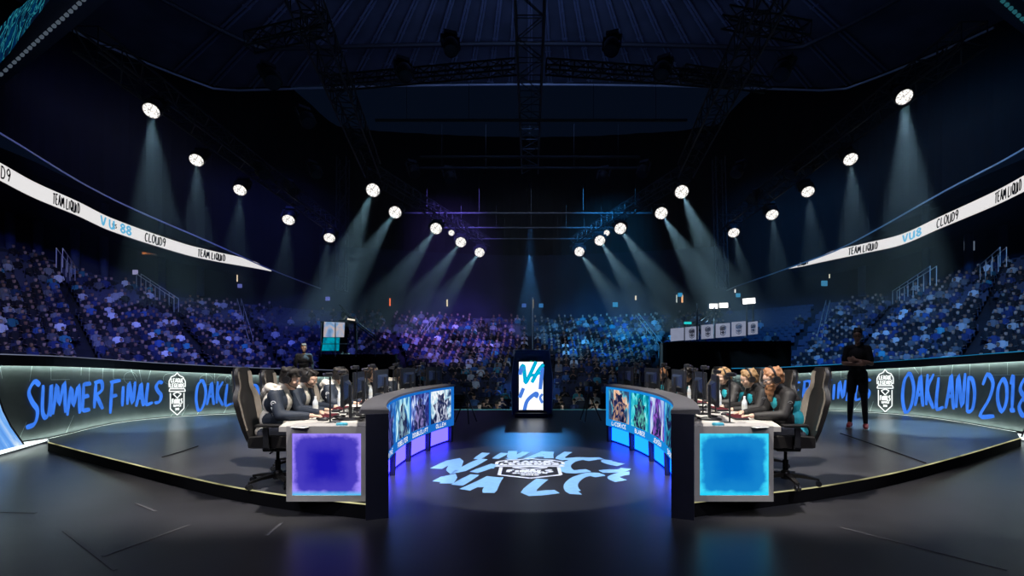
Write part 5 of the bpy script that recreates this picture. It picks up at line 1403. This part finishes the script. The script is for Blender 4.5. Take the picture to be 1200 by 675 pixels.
# hanging ring screens at the top corners
def halo(side):
    root = thing('hanging_screen', 'curved hanging screen with glowing teal lines cut by the %s top corner' % ('left' if side < 0 else 'right'), 'screen')
    so = [(-70, 175), (0, 103), (60, 55), (125, 0), (190, -60)]
    lo = [(-70, 148), (0, 88), (48, 44), (97, 0), (150, -52)]
    up = [(-70, 134), (0, 74), (30, 36), (58, 0), (95, -52)]
    tp = [(-70, 100), (0, 32), (15, 14), (33, 0), (72, -52)]
    if side > 0:                                       # mirrored about the hall axis, cut higher by the picture's edge
        so, lo, up, tp = [[(2*CX - 30 - a + 12, b - 42) for a, b in t_] for t_ in (so, lo, up, tp)]
    n = 16
    def tab(T, z, t):
        xs = list(range(len(T))); return at_z(curve1(xs, [a[0] for a in T], t*(len(T)-1)), curve1(xs, [a[1] for a in T], t*(len(T)-1)), z)
    ts = [i/n for i in range(n + 1)]
    mb = MB(); mb.loft([[tab(so, 8.0, t), tab(lo, 8.05, t), tab(up, 8.12, t), tab(up, 8.32, t), tab(so, 8.4, t)] for t in ts]); mb.build('soffit', mat('halo_soffit', (.02, .03, .07), rough=.6), root)
    mb = MB(); mb.loft([[tab(up, 8.34, t), tab(tp, 9.6, t)] for t in ts], caps=False, closed=False)
    mb.build('display', art('halo_pic_%d' % side, [(.42, (.002, .006, .02)), (.49, (.0, .02, .06)), (.52, (.03, .3, .36)), (.55, (.0, .015, .06)), (.66, (.0, .03, .1))], 1.4, 3. + side, .8), root, fix=False)
    for i in range(40):
        mb = MB(); t = i/40; a, b = tab(lo, 7.99, t), tab(lo, 7.99, t + .008)
        mb.cyl(a, b, .035, n=5); mb.build('dash_light', glow('dash_%d' % side, (.10, .13, .17) if side < 0 else (.02, .13, .16), .6), root)
halo(-1); halo(1)

# left LED sail at the barrier end
for side in (-1, 1):
    root = thing('sail_screen', 'glowing blue and white sail-shaped screen at the %s end of the barrier' % ('left-hand' if side < 0 else 'right-hand'), 'screen')
    Yk = 8.35
    ol = [(-70, 545), (27, 521), (12, 500), (3, 482), (-6, 455), (-30, 400), (-70, 400)] if side < 0 else [(1300, 545), (1198, 512), (1203, 500), (1220, 470), (1300, 400)]
    Yk = 8.0 if side < 0 else 9.0
    pts = [at_y(a, b, Yk) for a, b in ol]
    mb = MB(); mb.prism(pts, (0, .03, 0)); mb.build('frame', M_black, root)
    pts2 = [q + Vector((0, -.012, 0)) for q in pts]
    mb = MB(); mb.prism(pts2, (0, .01, 0)); mb.build('display', art('sail_pic_%d' % side, [(.3, (.02, .12, .6)), (.45, (.15, .4, .9)), (.52, (.85, .97, 1.))], .9, 2., 1.), root)
    mb = MB()
    T = [(-60, 546), (0, 529), (52, 514.5)] if side < 0 else [(1193, 511), (1230, 520), (1270, 532)]
    q = [at_z(a, b, .08) for a, b in T]; mb.tube(q, .05, 8); mb.build('base_light', glow('sail_base', (.85, 1., .97), 1.6), root, True)

# gaffer tape seams on the near floor
for i, (pa, pb) in enumerate([((120, 652), (222, 615)), ((75, 622), (135, 668)), ((0, 600), (42, 601)), ((330, 613), (312, 628)), ((985, 618), (1180, 668)), ((160, 590), (182, 599))]):
    a, b = at_z(*pa, .002), at_z(*pb, .002); d = (b - a).normalized(); n_ = Vector((-d.y, d.x, 0))*.014
    mb = MB(); mb.prism([a - n_, b - n_, b + n_, a + n_], (0, 0, .002)); o = mb.build('tape_strip', mat('tape_grey', (.09, .09, .10), rough=.5))
    tag(o, 'strip of grey tape on the near stage floor ' + ['slanting, longest on the left-hand side', 'crossing left of the long strip', 'at the left picture edge', 'below the violet light box corner', 'running away on the right-hand floor', 'short, below the platform rim'][i], 'tape')
# deck seams on the platforms: thin cable covers
for i, (pa, pb, z) in enumerate([((190, 536), (232, 523), PZ), ((985, 508), (1085, 543), PZ)]):
    a, b = at_z(*pa, z), at_z(*pb, z); mb = MB(); mb.tube([a + Vector((0, 0, .004)), a.lerp(b, .5) + Vector((.02, 0, .004)), b + Vector((0, 0, .004))], .008, 6)
    o = mb.build('floor_cable', M_black, smooth=True); tag(o, 'thin black cable lying on the %s platform floor' % ('left-hand' if i == 0 else 'right-hand'), 'cable')

# ================================================================== LIGHT
W = bpy.data.worlds.new('World'); SC.world = W; W.use_nodes = True
W.node_tree.nodes['Background'].inputs[0].default_value = (.02, .05, .14, 1); W.node_tree.nodes['Background'].inputs[1].default_value = .06
def area(p, aim, energy, size, col, name='wash_light', spread=180):
    l = bpy.data.lights.new(name, 'AREA'); l.energy = energy; l.size = size; l.color = col; l.spread = math.radians(spread)
    o = bpy.data.objects.new(name, l); COL.objects.link(o); o.location = p; tag(o, kind='helper')
    o.rotation_euler = (Vector(p) - Vector(aim)).to_track_quat('Z', 'Y').to_euler(); return o
WARM = (1., .93, .84)
for s in (-1, 1):
    spot((s*.4, 4.4, 7.2), (s*2.8, 6.3, 1.1), 3900, 34, WARM, .15, .6)      # team key
    spot((s*.6, 7.0, 7.2), (s*2.8, 8.6, 1.1), 2500, 30, WARM, .15, .6)
    spot((s*6.2, 2.6, 7.2), (s*2.6, 6.2, .8), 1100, 30, (.95, .95, 1.), .15, .6)
    spot((s*4.5, 9.5, 7.1), (s*5.5, 8.0, .15), 260, 60, (.8, .8, 1.), .2, .8)
    spot((s*3.2, -1.0, 7.), (s*3.6, 3.3, .0), 420, 60, (.72, .7, 1.), .3, .9)
    spot((s*2.0, -2.0, 5.), (s*2.0, 5.1, .5), 320, 24, (1., .95, .95), .3, .9)
spot(at_y(356, 300, 14), at_y(356, 412, 16.), 500, 14, (1., .9, .8), .1, .7)
spot((0, 7.3, 9.2), (0, 7.22, 0), 3300, 25, (.82, .88, 1.), .03, .12)         # floor emblem
for s, c1, c2, c3 in ((-1, (.10, .15, 1.), (.09, .13, 1.), (.25, .17, 1.)), (1, (.04, .32, 1.), (.03, .3, 1.), (.03, .4, 1.))):
    spot((s*8, 8, 15), (s*25, 27, 2), 7500 if s < 0 else 10500, 60, c1, .3, .9)
    spot((s*8, 17, 15), (s*19, 32, 1), 8500, 56, c2, .3, .9)
    spot((s*3, 18, 13.5), (s*5.5, 37, 3.2), 30000, 30, c3, .3, .9)
    spot((s*8, 10, 15), (s*25, 27, 2), 3600, 52, (.85, .9, 1.), .3, .9)
spot((0, 18, 15), (0, 36, 2), 2600, 50, (.6, .75, 1.), .3, .9)
for s in (-1, 1): spot((s*1.6, 15.35, .15), (s*1.6, 18.6, -.5), 170, 110, (.7, .9, 1.), .1, .8)  # unseen fill added to brighten the front row, no fixture built
spot((0, 26, 8.2), (0, 10.2, 0), 5200, 7, (.06, .36, 1.), .1, 1.)  # unseen blue back spot added to imitate the totem's reflection on the floor
# roof up-light
area((0, 16, 12.5), (0, 26, 18), 300, 6, (.25, .42, 1.), spread=160)
for s in (-1, 1): area((s*7, 14, 12.5), (s*8, 22, 18), 100, 4, (.3, .42, 1.), spread=160)

# haze
mb = MB(); mb.box((0, 25, 5.85), (28, 30, 6.3)); hz = mb.mesh('haze', bpy.data.materials.new('haze_air'))
m = hz.materials[0]; m.use_nodes = True; m.node_tree.nodes.remove(m.node_tree.nodes['Principled BSDF'])
vs = m.node_tree.nodes.new('ShaderNodeVolumeScatter'); vs.inputs['Density'].default_value = .007; vs.inputs['Anisotropy'].default_value = .2
m.node_tree.links.new(vs.outputs[0], m.node_tree.nodes['Material Output'].inputs['Volume'])
o = link('haze', hz); tag(o, 'thin stage haze catching the lamp beams', 'haze', kind='stuff')

# camera
cd = bpy.data.cameras.new('camera'); cam = bpy.data.objects.new('camera', cd); COL.objects.link(cam)
cam.location = (0, 0, CZ); cam.rotation_euler = (PI/2, 0, 0)
cd.sensor_width = 36; cd.lens = F/1200*36; cd.shift_x = -(CX - 600)/1200; cd.shift_y = (HY - 337.5)/1200
cd.clip_end = 300; cd.clip_start = .05
SC.camera = cam
SC.view_settings.view_transform = 'Standard'; SC.view_settings.look = 'None'; SC.view_settings.exposure = 0; SC.view_settings.gamma = 1
SC.view_settings.use_curve_mapping = False
SC.cycles.use_denoising = True; SC.cycles.max_bounces = 6; SC.cycles.diffuse_bounces = 2; SC.cycles.glossy_bounces = 3; SC.cycles.volume_bounces = 0
SC.cycles.sample_clamp_indirect = 4.
SC.cycles.volume_max_steps = 64
for m in bpy.data.materials:
    if m.name.startswith(('picture', 'figure', 'key_glow', 'white_led', 'door_', 'sect_', 'sign_', 'team', 'ribbon_cyan', 'brush', 'halo', 'patch')):
        try: m.cycles.emission_sampling = 'NONE'
        except Exception: pass
